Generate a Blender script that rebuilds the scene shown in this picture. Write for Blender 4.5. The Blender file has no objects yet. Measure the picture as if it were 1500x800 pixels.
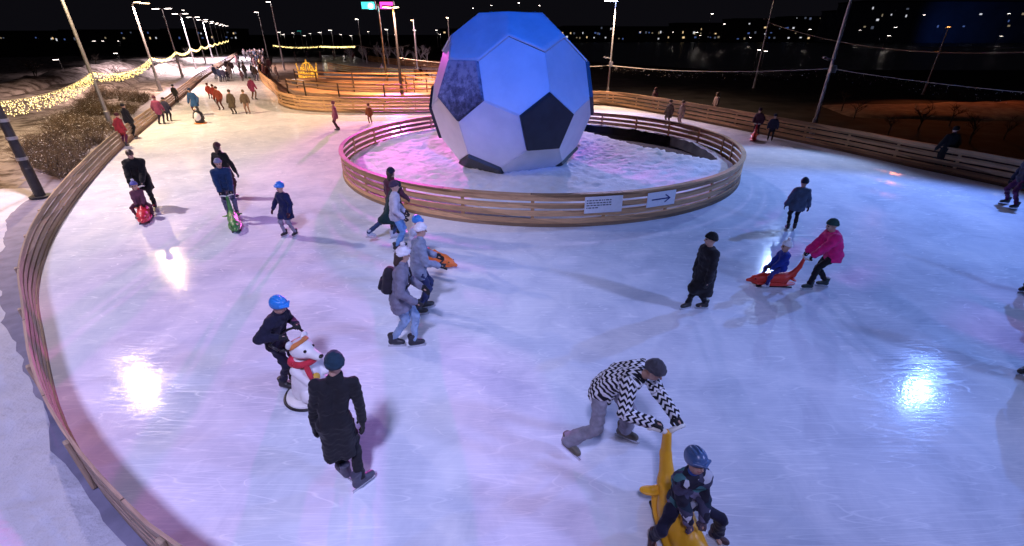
import bpy, bmesh, math, random
import numpy as np
from mathutils import Vector, Matrix, Quaternion
random.seed(7); RNG = np.random.default_rng(7)
R = math.radians; PI = math.pi
S = bpy.context.scene; COL = S.collection
# ------------------------------------------------------------------ camera
CH, FPX, PITCH = 4.5, 670.0, math.atan(350/670.0)
CP, SP = math.cos(PITCH), math.sin(PITCH)
cam = bpy.data.cameras.new('camera'); camo = bpy.data.objects.new('camera', cam); COL.objects.link(camo)
cam.sensor_fit = 'HORIZONTAL'; cam.sensor_width = 36; cam.lens = 36*FPX/1500
cam.clip_start = .05; cam.clip_end = 5000
camo.location = (0, 0, CH); camo.rotation_euler = (PI/2-PITCH, 0, 0)
S.camera = camo

def gp(u, v, z=0.0, D=None):
    """ground point seen at a spot of the photo (or at distance D, any height)"""
    x = (u-750)/FPX; yc = (400-v)/FPX
    f = CP+yc*SP; up = -SP+yc*CP
    if D is None:
        D = (CH-z)*f/(-up)
    else:
        z = CH+D*up/f
    return Vector((x/f*D, D, z))
def hgt(D, v):
    yc = (400-v)/FPX
    return CH+D*(-SP+yc*CP)/(CP+yc*SP)

# ------------------------------------------------------------------ materials
MATS = {}
def nmat(name):
    m = bpy.data.materials.new(name); m.use_nodes = True
    nt = m.node_tree; b = nt.nodes['Principled BSDF']
    return m, nt, b
def N(nt, t, **kw):
    n = nt.nodes.new(t)
    for k, v in kw.items():
        if k.startswith('i_'): n.inputs[k[2:].replace('_', ' ')].default_value = v
        else: setattr(n, k, v)
    return n
def ramp(nt, src, pts, interp='LINEAR'):
    r = N(nt, 'ShaderNodeValToRGB'); r.color_ramp.interpolation = interp
    e = r.color_ramp.elements
    while len(e) < len(pts): e.new(.5)
    for i, (p, c) in enumerate(pts):
        e[i].position = p; e[i].color = (*c, 1) if len(c) == 3 else c
    nt.links.new(src, r.inputs[0]); return r
def coords(nt, scale=(1, 1, 1), rot=(0, 0, 0), out='Object'):
    tc = N(nt, 'ShaderNodeTexCoord'); mp = N(nt, 'ShaderNodeMapping')
    mp.inputs['Scale'].default_value = scale; mp.inputs['Rotation'].default_value = rot
    nt.links.new(tc.outputs[out], mp.inputs[0]); return mp.outputs[0]
def noise(nt, vec, scale, detail=4, rough=.55, dist=0):
    n = N(nt, 'ShaderNodeTexNoise'); n.inputs['Scale'].default_value = scale
    n.inputs['Detail'].default_value = detail; n.inputs['Roughness'].default_value = rough
    n.inputs['Distortion'].default_value = dist
    nt.links.new(vec, n.inputs['Vector']); return n.outputs['Fac']
def bump(nt, b, h, strength=.3, dist=.01, prev=None):
    bp = N(nt, 'ShaderNodeBump'); bp.inputs['Strength'].default_value = strength
    bp.inputs['Distance'].default_value = dist; nt.links.new(h, bp.inputs['Height'])
    if prev: nt.links.new(prev, bp.inputs['Normal'])
    nt.links.new(bp.outputs[0], b.inputs['Normal']); return bp.outputs[0]
def mth(nt, op, a, b=None, clamp=False):
    m = N(nt, 'ShaderNodeMath', operation=op, use_clamp=clamp)
    for i, x in enumerate((a, b)):
        if x is None: continue
        if isinstance(x, (int, float)): m.inputs[i].default_value = x
        else: nt.links.new(x, m.inputs[i])
    return m.outputs[0]
def mixc(nt, fac, a, b):
    m = N(nt, 'ShaderNodeMix', data_type='RGBA')
    for s, x in ((0, fac), (6, a), (7, b)):
        if isinstance(x, (int, float)): m.inputs[s].default_value = x
        elif isinstance(x, tuple): m.inputs[s].default_value = (*x, 1)
        else: nt.links.new(x, m.inputs[s])
    return m.outputs[2]
def shade(c, k): return tuple(min(1, x*k) for x in c)

def plain(name, col, rough=.6, metal=0, nscale=30, var=.18, bstr=.15, spec=.5):
    if name in MATS: return MATS[name]
    m, nt, b = nmat(name); v = coords(nt)
    n = noise(nt, v, nscale)
    r = ramp(nt, n, [(.3, shade(col, 1-var)), (.7, shade(col, 1+var))])
    nt.links.new(r.outputs[0], b.inputs['Base Color'])
    b.inputs['Roughness'].default_value = rough; b.inputs['Metallic'].default_value = metal
    b.inputs['Specular IOR Level'].default_value = spec
    if bstr: bump(nt, b, n, bstr, .01)
    MATS[name] = m; return m
def cloth(name, col, rough=.85):
    if name in MATS: return MATS[name]
    m, nt, b = nmat(name); v = coords(nt)
    n = noise(nt, v, 9, 3); n2 = noise(nt, v, 140, 2)
    r = ramp(nt, n, [(.3, shade(col, .8)), (.7, shade(col, 1.2))])
    nt.links.new(r.outputs[0], b.inputs['Base Color'])
    b.inputs['Roughness'].default_value = rough; b.inputs['Specular IOR Level'].default_value = .25
    b.inputs['Sheen Weight'].default_value = .08
    p = bump(nt, b, n, .5, .02); bump(nt, b, n2, .2, .003, p)
    MATS[name] = m; return m
def emit(name, col, st, sample=False):
    if name in MATS: return MATS[name]
    m, nt, b = nmat(name)
    b.inputs['Base Color'].default_value = (*shade(col, .5), 1)
    b.inputs['Emission Color'].default_value = (*col, 1); b.inputs['Emission Strength'].default_value = st
    m.cycles.emission_sampling = 'AUTO' if sample else 'NONE'
    MATS[name] = m; return m
def wood(name, col, gs=(2, 30, 30)):
    if name in MATS: return MATS[name]
    m, nt, b = nmat(name)
    at = N(nt, 'ShaderNodeAttribute', attribute_name='run')
    mp = N(nt, 'ShaderNodeMapping'); mp.inputs['Scale'].default_value = (1.2, 22, 22)
    nt.links.new(at.outputs['Vector'], mp.inputs[0])
    n = noise(nt, mp.outputs[0], 2.2, 6, .62, .4)
    # plank to plank variation : 2.4 m boards
    sx = N(nt, 'ShaderNodeSeparateXYZ'); nt.links.new(at.outputs['Vector'], sx.inputs[0])
    pl = mth(nt, 'FLOOR', mth(nt, 'DIVIDE', mth(nt, 'ADD', sx.outputs[0], mth(nt, 'MULTIPLY', sx.outputs[2], 7.3)), 2.4))
    wn = N(nt, 'ShaderNodeTexWhiteNoise', noise_dimensions='2D')
    cb = N(nt, 'ShaderNodeCombineXYZ'); nt.links.new(pl, cb.inputs[0]); nt.links.new(mth(nt, 'FLOOR', mth(nt, 'MULTIPLY', sx.outputs[2], 5)), cb.inputs[1])
    nt.links.new(cb.outputs[0], wn.inputs['Vector'])
    r = ramp(nt, n, [(.28, shade(col, .62)), (.5, col), (.75, shade(col, 1.28))])
    hs = N(nt, 'ShaderNodeHueSaturation'); nt.links.new(r.outputs[0], hs.inputs['Color'])
    jf = mth(nt, 'FRACT', mth(nt, 'DIVIDE', mth(nt, 'ADD', sx.outputs[0], mth(nt, 'MULTIPLY', sx.outputs[2], 7.3)), 2.4))
    jn = mth(nt, 'ADD', mth(nt, 'MULTIPLY', mth(nt, 'GREATER_THAN', jf, .008), .85), .15)
    nt.links.new(mth(nt, 'MULTIPLY', jn, mth(nt, 'ADD', mth(nt, 'MULTIPLY', wn.outputs[0], 1.0), .5)), hs.inputs['Value'])
    nt.links.new(hs.outputs[0], b.inputs['Base Color'])
    b.inputs['Roughness'].default_value = .6; b.inputs['Specular IOR Level'].default_value = .3
    bump(nt, b, n, .3, .006)
    MATS[name] = m; return m

def make_ice():
    m, nt, b = nmat('skated ice')
    v = coords(nt)
    big = noise(nt, v, .16, 5, .6, .6); mid = noise(nt, v, 1.1, 5, .65, .8); fine = noise(nt, v, 18, 4)
    lines = None
    # skate cuts: thin contour lines of gently bent, stretched noise fields
    for rot, sc, dist, w in ((.35, (.07, 1.0, 1), .15, .014), (-.5, (.09, .9, 1), .2, .012), (1.05, (.07, 1.1, 1), .15, .014), (1.9, (.10, .9, 1), .25, .012), (2.6, (.07, 1.0, 1), .12, .014), (1.45, (.06, 1.2, 1), .1, .014)):
        f = noise(nt, coords(nt, sc, (0, 0, rot)), 2.6, 1.5, .4, dist)
        fr = mth(nt, 'FRACT', mth(nt, 'MULTIPLY', f, 14.0))
        d = mth(nt, 'ABSOLUTE', mth(nt, 'SUBTRACT', fr, .5))
        l = mth(nt, 'SUBTRACT', 1.0, mth(nt, 'DIVIDE', d, w*4), True)
        msk = noise(nt, coords(nt, (1, 1, 1), (0, 0, rot)), .7, 3)
        mk = ramp(nt, msk, [(.40, (0, 0, 0)), (.58, (1, 1, 1))])
        l = mth(nt, 'MULTIPLY', l, mk.outputs[0])
        lines = l if lines is None else mth(nt, 'MAXIMUM', lines, l)
    base = ramp(nt, mth(nt, 'ADD', mth(nt, 'MULTIPLY', big, .6), mth(nt, 'MULTIPLY', mid, .4)), [(.36, (.47, .51, .60)), (.5, (.65, .68, .75)), (.62, (.80, .81, .85))])  # broad dark blotches put overlapping shadows into the ice colour, along with uneven wear
    c = mixc(nt, mth(nt, 'MULTIPLY', lines, .55), base.outputs[0], (.88, .89, .92))
    nt.links.new(c, b.inputs['Base Color'])
    ro = mth(nt, 'ADD', mth(nt, 'MULTIPLY', mid, .09), .05)
    ro = mth(nt, 'ADD', ro, mth(nt, 'MULTIPLY', lines, .25), True)
    nt.links.new(ro, b.inputs['Roughness'])
    b.inputs['IOR'].default_value = 1.31; b.inputs['Specular IOR Level'].default_value = .20
    p = bump(nt, b, lines, .06, .003)
    p = bump(nt, b, fine, .16, .006, p)
    bump(nt, b, mid, .12, .03, p)
    return m
ICE = make_ice()
def make_snow(name, col=(.80, .82, .86), dirt=None, s=3.0, st=.8):
    m, nt, b = nmat(name); v = coords(nt)
    n = noise(nt, v, s, 6, .6); n2 = noise(nt, v, s*9, 4)
    r = ramp(nt, n, [(.3, shade(col, .86)), (.65, col)])
    src = r.outputs[0]
    if dirt:
        d = noise(nt, v, s*.35, 5, .65)
        k = ramp(nt, d, [(.46, (0, 0, 0)), (.60, (1, 1, 1))])
        src = mixc(nt, k.outputs[0], src, dirt)
    nt.links.new(src, b.inputs['Base Color']); b.inputs['Roughness'].default_value = .75
    b.inputs['Specular IOR Level'].default_value = .3
    p = bump(nt, b, n, st, .08); bump(nt, b, n2, .4, .015, p)
    return m
SNOW = make_snow('trampled snow', col=(.58, .58, .66)); SNOWD = make_snow('dirty snow', col=(.30, .27, .27), dirt=(.06, .045, .04))
SNOWB = make_snow('settled snow', s=1.5, st=.3)
EARTH = plain('dark earth', (.022, .02, .019), .95, nscale=2, var=.5, bstr=.6)
FIELD = plain('dark frozen ground', (.022, .021, .021), .95, nscale=.6, var=.6, bstr=.5, spec=.1)
WATER = plain('dark river', (.008, .009, .012), .3, nscale=.8, var=.2, bstr=.25)
PATH = plain('packed path', (.20, .19, .27), .8, nscale=3, var=.2)
WOOD = wood('fence pine', (.46, .275, .14)); WOODD = wood('weathered fence pine', (.30, .21, .15)); WOODK = wood('kick board', (.20, .13, .08))
GALV = plain('galvanised steel', (.32, .33, .35), .45, .8, 8, .15, .1)
DARKM = plain('dark painted steel', (.03, .03, .035), .5, .3, 8, .2, .1)
STEEL = plain('bright steel', (.6, .6, .62), .25, 1, 8, .1, 0)
WIRE = plain('pale cable', (.62, .60, .56), .6, 0, 8, .1, 0)
SKIN = plain('skin', (.50, .30, .22), .5, 0, 25, .08, .05)
LIP = plain('lips', (.36, .13, .11), .5); EYE = plain('eye dark', (.02, .015, .012), .2)
HAIRM = plain('brown hair', (.05, .03, .02), .5, 0, 60, .4, .4)
BLACKP = plain('black plastic', (.015, .015, .017), .35)

# ------------------------------------------------------------------ object helpers
def tag(o, label=None, cat=None, group=None, kind=None):
    if label: o['label'] = label
    if cat: o['category'] = cat
    if group: o['group'] = group
    if kind: o['kind'] = kind
    return o
def empty(name, loc=(0, 0, 0), rz=0):
    o = bpy.data.objects.new(name, None); COL.objects.link(o)
    o.location = loc; o.rotation_euler = (0, 0, rz); o.empty_display_size = .2; return o
def link(name, me, parent=None, loc=(0, 0, 0), mat=None):
    o = bpy.data.objects.new(name, me); COL.objects.link(o); o.location = loc
    if parent: o.parent = parent
    if mat is not None and not me.materials: me.materials.append(mat)
    return o
def mesh(name, vs, fs, mats=(), smooth=False, mi=None):
    me = bpy.data.meshes.new(name); me.from_pydata([tuple(v) for v in vs], [], [tuple(f) for f in fs])
    for m in mats: me.materials.append(m)
    if smooth: me.polygons.foreach_set('use_smooth', [True]*len(me.polygons))
    if mi is not None: me.polygons.foreach_set('material_index', mi)
    me.update(); return me
class MB:
    """collects boxes and tubes for one part"""
    def __init__(s): s.v = []; s.f = []
    def box(s, c, d, M=None, bev=0):
        c = Vector(c); x, y, z = d[0]/2, d[1]/2, d[2]/2; b = len(s.v)
        if bev:
            bm = bmesh.new(); bmesh.ops.create_cube(bm, size=1)
            for q in bm.verts: q.co = Vector((q.co.x*d[0], q.co.y*d[1], q.co.z*d[2]))
            bmesh.ops.bevel(bm, geom=bm.edges[:], offset=bev, segments=2, affect='EDGES')
            bm.verts.index_update()
            for q in bm.verts:
                w = q.co.copy()
                if M: w = M @ w
                s.v.append(w+c)
            for f in bm.faces: s.f.append([b+q.index for q in f.verts])
            bm.free(); return s
        for i in (-1, 1):
            for j in (-1, 1):
                for k in (-1, 1):
                    w = Vector((i*x, j*y, k*z))
                    if M: w = M @ w
                    s.v.append(w+c)
        for q in ((0, 1, 3, 2), (4, 6, 7, 5), (0, 4, 5, 1), (2, 3, 7, 6), (0, 2, 6, 4), (1, 5, 7, 3)): s.f.append([b+i for i in q])
        return s
    def tube(s, pts, rs, n=10, cap=True):
        pts = [Vector(p) for p in pts]
        if isinstance(rs, (int, float)): rs = [rs]*len(pts)
        b = len(s.v); prev = None
        for i, p in enumerate(pts):
            t = (pts[min(i+1, len(pts)-1)]-pts[max(i-1, 0)]).normalized()
            if prev is None:
                a = Vector((0, 0, 1)) if abs(t.z) < .9 else Vector((1, 0, 0))
                x = t.cross(a).normalized()
            else:
                x = (prev-t*prev.dot(t)).normalized()
            prev = x; y = t.cross(x)
            for k in range(n):
                s.v.append(p+(x*math.cos(2*PI*k/n)+y*math.sin(2*PI*k/n))*rs[i])
        for i in range(len(pts)-1):
            for k in range(n):
                s.f.append([b+i*n+k, b+i*n+(k+1) % n, b+(i+1)*n+(k+1) % n, b+(i+1)*n+k])
        if cap:
            s.f.append([b+k for k in range(n)][::-1]); s.f.append([b+(len(pts)-1)*n+k for k in range(n)])
        return s
    def build(s, name, mat, parent=None, loc=(0, 0, 0), smooth=False):
        return link(name, mesh(name, s.v, s.f, [mat], smooth), parent, loc)
def smooth_path(pts, step=.4, closed=False):
    P = [Vector((p[0], p[1], 0)) for p in pts]; n = len(P); out = []
    rng = range(n if closed else n-1)
    for i in rng:
        if closed: p0, p1, p2, p3 = P[i-1], P[i], P[(i+1) % n], P[(i+2) % n]
        else: p0, p1, p2, p3 = P[max(i-1, 0)], P[i], P[i+1], P[min(i+2, n-1)]
        k = max(2, int((p2-p1).length/step))
        for j in range(k):
            t = j/k
            out.append(.5*((2*p1)+(p2-p0)*t+(2*p0-5*p1+4*p2-p3)*t*t+(3*p1-p0-3*p2+p3)*t**3))
    if not closed: out.append(P[-1])
    return out
def sweep(name, path, z0, z1, off0, off1, mat, parent=None, closed=False):
    """a plank swept along a path; off = sideways distance to the left of travel"""
    n = len(path); vs = []; run = []; L = 0
    for i, p in enumerate(path):
        if closed: t = path[(i+1) % n]-path[i-1]
        else: t = path[min(i+1, n-1)]-path[max(i-1, 0)]
        t.normalize(); s = Vector((-t.y, t.x, 0))
        if i: L += (p-path[i-1]).length
        w = .004*math.sin(L*2.1+z0*9)
        for o, z in ((off0, z0), (off1, z0), (off1, z1), (off0, z1)):
            vs.append(p+s*o+Vector((0, 0, z+w))); run.append((L, o, z))
    fs = []
    m = n if closed else n-1
    for i in range(m):
        a, b = i*4, ((i+1) % n)*4
        for k in range(4): fs.append((a+k, a+(k+1) % 4, b+(k+1) % 4, b+k))
    if not closed: fs += [(3, 2, 1, 0), tuple((n-1)*4+k for k in range(4))]
    me = mesh(name, vs, fs, [mat])
    at = me.attributes.new('run', 'FLOAT_VECTOR', 'POINT'); at.data.foreach_set('vector', np.array(run, dtype=np.float32).ravel())
    return link(name, me, parent)
def fence(name, pts, label, group=None, closed=False, rails=((.10, .27), (.34, .50), (.57, .73), (.80, .96)), post_gap=2.0, side=1, wood_=None, cap=True, z=0, origin=None, kick=True, step=.4, phase=0):
    wood_ = wood_ or WOOD
    path = smooth_path(pts, step, closed)
    root = empty(name, (0, 0, z)); tag(root, label, 'fence', group)
    for z0, z1 in rails: sweep('rail', path, z0, z1, 0, side*.03, wood_, root, closed)
    if kick: sweep('kick_board', path, .003, .09, -side*.02, side*.028, WOODK, root, closed)
    if cap: sweep('top_rail', path, rails[-1][1]+.004, rails[-1][1]+.044, -side*.03, side*.12, wood_, root, closed)
    L = phase; nxt = .2
    pm = None
    for i in range(len(path)-1):
        seg = (path[i+1]-path[i]); l = seg.length
        while L+l >= nxt:
            p = path[i]+seg*((nxt-L)/l); t = seg.normalized(); s = Vector((-t.y, t.x, 0))
            if pm is None:
                m = MB(); m.box((0, 0, rails[-1][1]/2-.01), (.09, .045, rails[-1][1]), bev=.006)
                pm = mesh('post', m.v, m.f, [wood_])
                at = pm.attributes.new('run', 'FLOAT_VECTOR', 'POINT')
                at.data.foreach_set('vector', np.array([(v.co.z, v.co.x, v.co.y) for v in pm.vertices], dtype=np.float32).ravel())
            o = link('post', pm, root, p+s*side*.054); o.rotation_euler = (0, 0, math.atan2(t.y, t.x))
            nxt += post_gap
        L += l
    return root, path

# ------------------------------------------------------------------ implicit surfaces
def smin(a, b, k):
    if k <= 1e-6: return np.minimum(a, b)
    h = np.clip(.5+.5*(b-a)/k, 0, 1)
    return b*(1-h)+a*h-k*h*(1-h)
class Field:
    def __init__(s, lo, hi, h):
        s.h = h; s.lo = np.array(lo)-3*h; n = np.ceil((np.array(hi)+3*h-s.lo)/h).astype(int)+1
        s.n = n; s.F = np.full(n, 1.0); s.T = np.zeros(n, dtype=np.int16); s.B = np.full(n, 9.0)
    def sl(s, lo, hi, m):
        a = np.maximum(np.floor((np.array(lo)-m-s.lo)/s.h).astype(int), 0)
        b = np.minimum(np.ceil((np.array(hi)+m-s.lo)/s.h).astype(int)+1, s.n)
        if (b <= a).any(): return None, None
        g = np.meshgrid(*[s.lo[i]+s.h*np.arange(a[i], b[i]) for i in range(3)], indexing='ij', sparse=True)
        return tuple(slice(a[i], b[i]) for i in range(3)), g
    def add(s, pr):
        t = pr['t']; k = pr.get('k', .03)
        if t == 'c':
            a, b = np.array(pr['a']), np.array(pr['b']); ra, rb = pr['ra'], pr['rb']; r = max(ra, rb)
            sl, g = s.sl(np.minimum(a, b)-r, np.maximum(a, b)+r, k+2.5*s.h)
            if sl is None: return
            ab = b-a; L = max(float(ab@ab), 1e-9)
            q = np.clip(((g[0]-a[0])*ab[0]+(g[1]-a[1])*ab[1]+(g[2]-a[2])*ab[2])/L, 0, 1)
            d = np.sqrt((g[0]-a[0]-q*ab[0])**2+(g[1]-a[1]-q*ab[1])**2+(g[2]-a[2]-q*ab[2])**2)-(ra+(rb-ra)*q)
        else:   # ellipsoid, optional 3x3 axes (columns)
            c = np.array(pr['c']); rr = np.array(pr['r']); M = pr.get('M')
            m = rr if M is None else np.abs(np.array(M))@rr
            sl, g = s.sl(c-m, c+m, k+2.5*s.h)
            if sl is None: return
            x, y, z = g[0]-c[0], g[1]-c[1], g[2]-c[2]
            if M is not None:
                M = np.array(M)
                x, y, z = [x*M[0, i]+y*M[1, i]+z*M[2, i] for i in range(3)]
            k0 = np.sqrt((x/rr[0])**2+(y/rr[1])**2+(z/rr[2])**2); k1 = np.sqrt((x/rr[0]**2)**2+(y/rr[1]**2)**2+(z/rr[2]**2)**2)+1e-9
            d = k0*(k0-1)/k1
        if pr.get('sub'):
            s.F[sl] = -smin(-s.F[sl], d, k); return
        s.F[sl] = smin(s.F[sl], d, k)
        w = d < s.B[sl]; s.B[sl] = np.where(w, d, s.B[sl]); s.T[sl] = np.where(w, pr.get('g', 0), s.T[sl])
    def cut(s, p, n):   # remove what lies beyond the plane (along n)
        g = np.meshgrid(*[s.lo[i]+s.h*np.arange(s.n[i]) for i in range(3)], indexing='ij', sparse=True)
        d = (g[0]-p[0])*n[0]+(g[1]-p[1])*n[1]+(g[2]-p[2])*n[2]
        s.F = np.maximum(s.F, d)
    def wrinkle(s, amp, fr, seed=0):
        g = np.meshgrid(*[s.lo[i]+s.h*np.arange(s.n[i]) for i in range(3)], indexing='ij', sparse=True)
        r = np.random.default_rng(seed); w = 0
        for j in range(5):
            k = r.normal(size=3); k /= np.linalg.norm(k); k[2] *= 1.7; f = fr*(1+.5*j); ph = r.uniform(0, 6.28)
            w = w+np.sin(f*(g[0]*k[0]+g[1]*k[1]+g[2]*k[2])+ph+1.3*np.sin(f*.6*(g[0]*k[1]-g[2]*k[0]+g[1]*k[2])))/(1+.5*j)
        s.F = s.F+amp*w*(np.abs(s.F) < .15)
    def mesh(s, name, mats, cuv=None):
        F = s.F; Sg = F < 0; n = np.array(F.shape)-1
        cnt = np.zeros(n, dtype=np.int8)
        for i in (0, 1):
            for j in (0, 1):
                for k in (0, 1): cnt += Sg[i:i+n[0], j:j+n[1], k:k+n[2]]
        mask = (cnt > 0) & (cnt < 8); ids = np.full(n, -1, dtype=np.int64); cells = np.argwhere(mask); ids[mask] = np.arange(len(cells))
        acc = np.zeros((len(cells), 3)); num = np.zeros(len(cells))
        for ax in range(3):
            o1, o2 = [a for a in range(3) if a != ax]
            for i in (0, 1):
                for j in (0, 1):
                    st = cells.copy(); st[:, o1] += i; st[:, o2] += j; en = st.copy(); en[:, ax] += 1
                    f0 = F[tuple(st.T)]; f1 = F[tuple(en.T)]; cr = (f0 < 0) != (f1 < 0)
                    t = np.where(cr, f0/np.where(cr, f0-f1, 1), 0)
                    p = st.astype(float); p[:, ax] += t
                    acc[cr] += p[cr]; num[cr] += 1
        vs = acc/num[:, None]
        quads = []
        for ax in range(3):
            o1, o2 = [a for a in range(3) if a != ax]
            sl0 = [slice(1, -1)]*3; sl0[ax] = slice(0, -1); sl1 = list(sl0); sl1[ax] = slice(1, None)
            a, b = Sg[tuple(sl0)], Sg[tuple(sl1)]
            for flip, w in ((False, a & ~b), (True, ~a & b)):
                e = np.argwhere(w)
                if not len(e): continue
                for q in (o1, o2): e[:, q] += 1
                c = []
                for d1, d2 in ((-1, -1), (0, -1), (0, 0), (-1, 0)):
                    t = e.copy(); t[:, o1] += d1; t[:, o2] += d2; c.append(ids[tuple(t.T)])
                q = np.stack(c, 1)
                if (ax == 1) != flip: q = q[:, ::-1]
                quads.append(q)
        quads = np.concatenate(quads)
        me = bpy.data.meshes.new(name)
        wv = vs*s.h+s.lo
        me.vertices.add(len(wv)); me.vertices.foreach_set('co', wv.astype(np.float32).ravel())
        me.loops.add(quads.size); me.loops.foreach_set('vertex_index', quads.astype(np.int32).ravel())
        me.polygons.add(len(quads)); me.polygons.foreach_set('loop_start', np.arange(0, quads.size, 4, dtype=np.int32))
        for m in mats: me.materials.append(m)
        if len(mats) > 1:
            fc = vs[quads].mean(1); ii = np.clip(np.rint(fc).astype(int), 0, np.array(F.shape)-1)
            me.polygons.foreach_set('material_index', s.T[tuple(ii.T)].astype(np.int32))
        me.update(calc_edges=True)
        me.polygons.foreach_set('use_smooth', np.ones(len(quads), dtype=bool))
        if cuv is not None:
            at = me.attributes.new('cuv', 'FLOAT_VECTOR', 'POINT'); at.data.foreach_set('vector', cuv(wv).astype(np.float32).ravel())
        return me
def cap(a, b, ra, rb=None, k=.03, g=0, sub=False): return dict(t='c', a=tuple(a), b=tuple(b), ra=ra, rb=ra if rb is None else rb, k=k, g=g, sub=sub)
def ell(c, r, M=None, k=.03, g=0, sub=False): return dict(t='e', c=tuple(c), r=tuple(r), M=M, k=k, g=g, sub=sub)
def bounds(prims):
    lo = np.full(3, 9e9); hi = -lo
    for p in prims:
        if p.get('sub'): continue
        if p['t'] == 'c':
            r = max(p['ra'], p['rb'])
            for q in (p['a'], p['b']): lo = np.minimum(lo, np.array(q)-r); hi = np.maximum(hi, np.array(q)+r)
        else:
            m = np.array(p['r']) if p['M'] is None else np.abs(np.array(p['M']))@np.array(p['r'])
            lo = np.minimum(lo, np.array(p['c'])-m); hi = np.maximum(hi, np.array(p['c'])+m)
    return lo, hi
def sdf(name, prims, h, mats, cuts=(), wr=None, cuv=None):
    F = Field(*bounds(prims), h)
    for p in prims: F.add(p)
    for p, n in cuts: F.cut(p, n)
    if wr: F.wrinkle(*wr)
    return F.mesh(name, mats, cuv)

# ------------------------------------------------------------------ people
CACHE = {}
def hat_mesh(kind, mats, key):
    k = ('hat', kind, key)
    if k in CACHE: return CACHE[k]
    if kind in ('beanie', 'pom', 'cap'):
        pr = [ell((0, -.008, .035), (.089, .108, .112), k=0)]
        F = Field((-.13, -.15, -.1), (.13, .17, .26), .007)
        F.add(pr[0]); F.cut((0, 0, .028), (0, .28, -.96))
        F2 = Field((-.13, -.15, -.1), (.13, .17, .26), .007); F2.add(ell((0, -.008, .03), (.096, .115, .12), k=0)); F2.cut((0, 0, .022), (0, .28, -.96)); F2.cut((0, 0, .072), (0, -.28, .96))
        F.F = np.minimum(F.F, F2.F)
        if kind == 'pom': F.add(ell((0, -.02, .17), (.04, .04, .04), k=.01, g=1))
        if kind == 'cap': F.add(ell((0, .1, .06), (.07, .06, .012), k=.01))
        F.wrinkle(.002, 60, 3)
        me = F.mesh('hat', mats)
    elif kind == 'helmet':
        F = Field((-.15, -.18, -.08), (.15, .18, .2), .007)
        F.add(ell((0, -.005, .035), (.100, .124, .116), k=0))
        F.cut((0, 0, -.005), (0, .22, -.97))
        for x in (-.06, -.02, .02, .06): F.add(cap((x, .07, .15-abs(x)*.5), (x*1.1, -.08, .15-abs(x)*.5), .011, sub=True, k=.006))
        F.add(cap((-.085, .085, .055), (0, .142, .05), .014, k=.012)); F.add(cap((.085, .085, .055), (0, .142, .05), .014, k=.012))
        me = F.mesh('helmet', mats)
    else:   # hood
        F = Field((-.16, -.19, -.2), (.16, .18, .2), .008)
        F.add(ell((0, -.02, .015), (.112, .132, .135), k=.02)); F.add(cap((-.05, -.04, -.12), (.05, -.04, -.12), .085, k=.05))
        F.add(ell((0, .125, -.005), (.07, .09, .088), sub=True, k=.015))
        F.wrinkle(.003, 40, 5)
        me = F.mesh('hood', mats)
    CACHE[k] = me; return me
def glove_mesh(side, curl, mat, key):
    k = ('glove', side, curl, key)
    if k in CACHE: return CACHE[k]
    pr = [cap((-.022, .02, 0), (-.026, .085, 0), .02, .018, .01), cap((.022, .02, 0), (.026, .085, 0), .02, .018, .01), cap((0, -.045, 0), (0, .04, 0), .033, .027, .015)]
    a0 = 1.05 if curl else .3
    for i, (x, ln) in enumerate(((-.031, .85), (-.010, 1.0), (.011, .95), (.032, .75))):
        p = Vector((x, .092, .002)); an = a0*.7
        for l, r in ((.042, .0115), (.028, .0108), (.022, .010)):
            q = p+Vector((x*.12, math.cos(an), -math.sin(an)))*l*ln
            pr.append(cap(p, q, r, r*.95, .003)); p = q; an += a0
    sx = -side
    p0 = Vector((sx*.03, .02, -.008)); p1 = Vector((sx*.058, .05, -.02)); p2 = Vector((sx*.062 if not curl else sx*.045, .085, -.035))
    pr += [cap(p0, p1, .016, .014, .006), cap(p1, p2, .0135, .0115, .004)]
    me = sdf('glove', pr, .0058, [mat]); CACHE[k] = me; return me
def skate_meshes(mat, key):
    k = ('skate', key)
    if k in CACHE: return CACHE[k]
    pr = [cap((0, -.055, .10), (0, .135, .095), .046, .036, .03), cap((0, .02, .115), (0, .1, .10), .045, .042, .03), cap((0, -.035, .13), (0, -.045, .25), .052, .058, .03), cap((0, .03, .13), (0, -.01, .235), .03, .035, .03)]
    F = Field(*bounds(pr), .009)
    for p in pr: F.add(p)
    F.cut((0, 0, .062), (0, 0, -1)); F.cut((0, 0, .262), (0, -.15, .99))
    boot = F.mesh('skate', [mat])
    m = MB(); m.box((0, .03, .02), (.005, .29, .04)); m.box((0, -.05, .05), (.03, .05, .03)); m.box((0, .11, .05), (.03, .05, .03)); m.tube([(0, .172, .02), (0, .185, .03), (0, .185, .045)], .004, 6)
    bl = mesh('blade', m.v, m.f, [STEEL])
    CACHE[k] = (boot, bl); return CACHE[k]
def ik(a, b, l1, l2, hint):
    d = b-a; L = d.length; m = (l1+l2)*.998
    if L > m: b = a+d*(m/L); d = b-a; L = m
    if L < abs(l1-l2)+.01: L = abs(l1-l2)+.01
    n = d.normalized(); x = (l1*l1-l2*l2+L*L)/(2*L); y = math.sqrt(max(l1*l1-x*x, 0))
    hv = hint-n*hint.dot(n)
    hv = hv.normalized() if hv.length > 1e-4 else Vector((0, 0, 1))
    return a+n*x+hv*y, b
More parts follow.
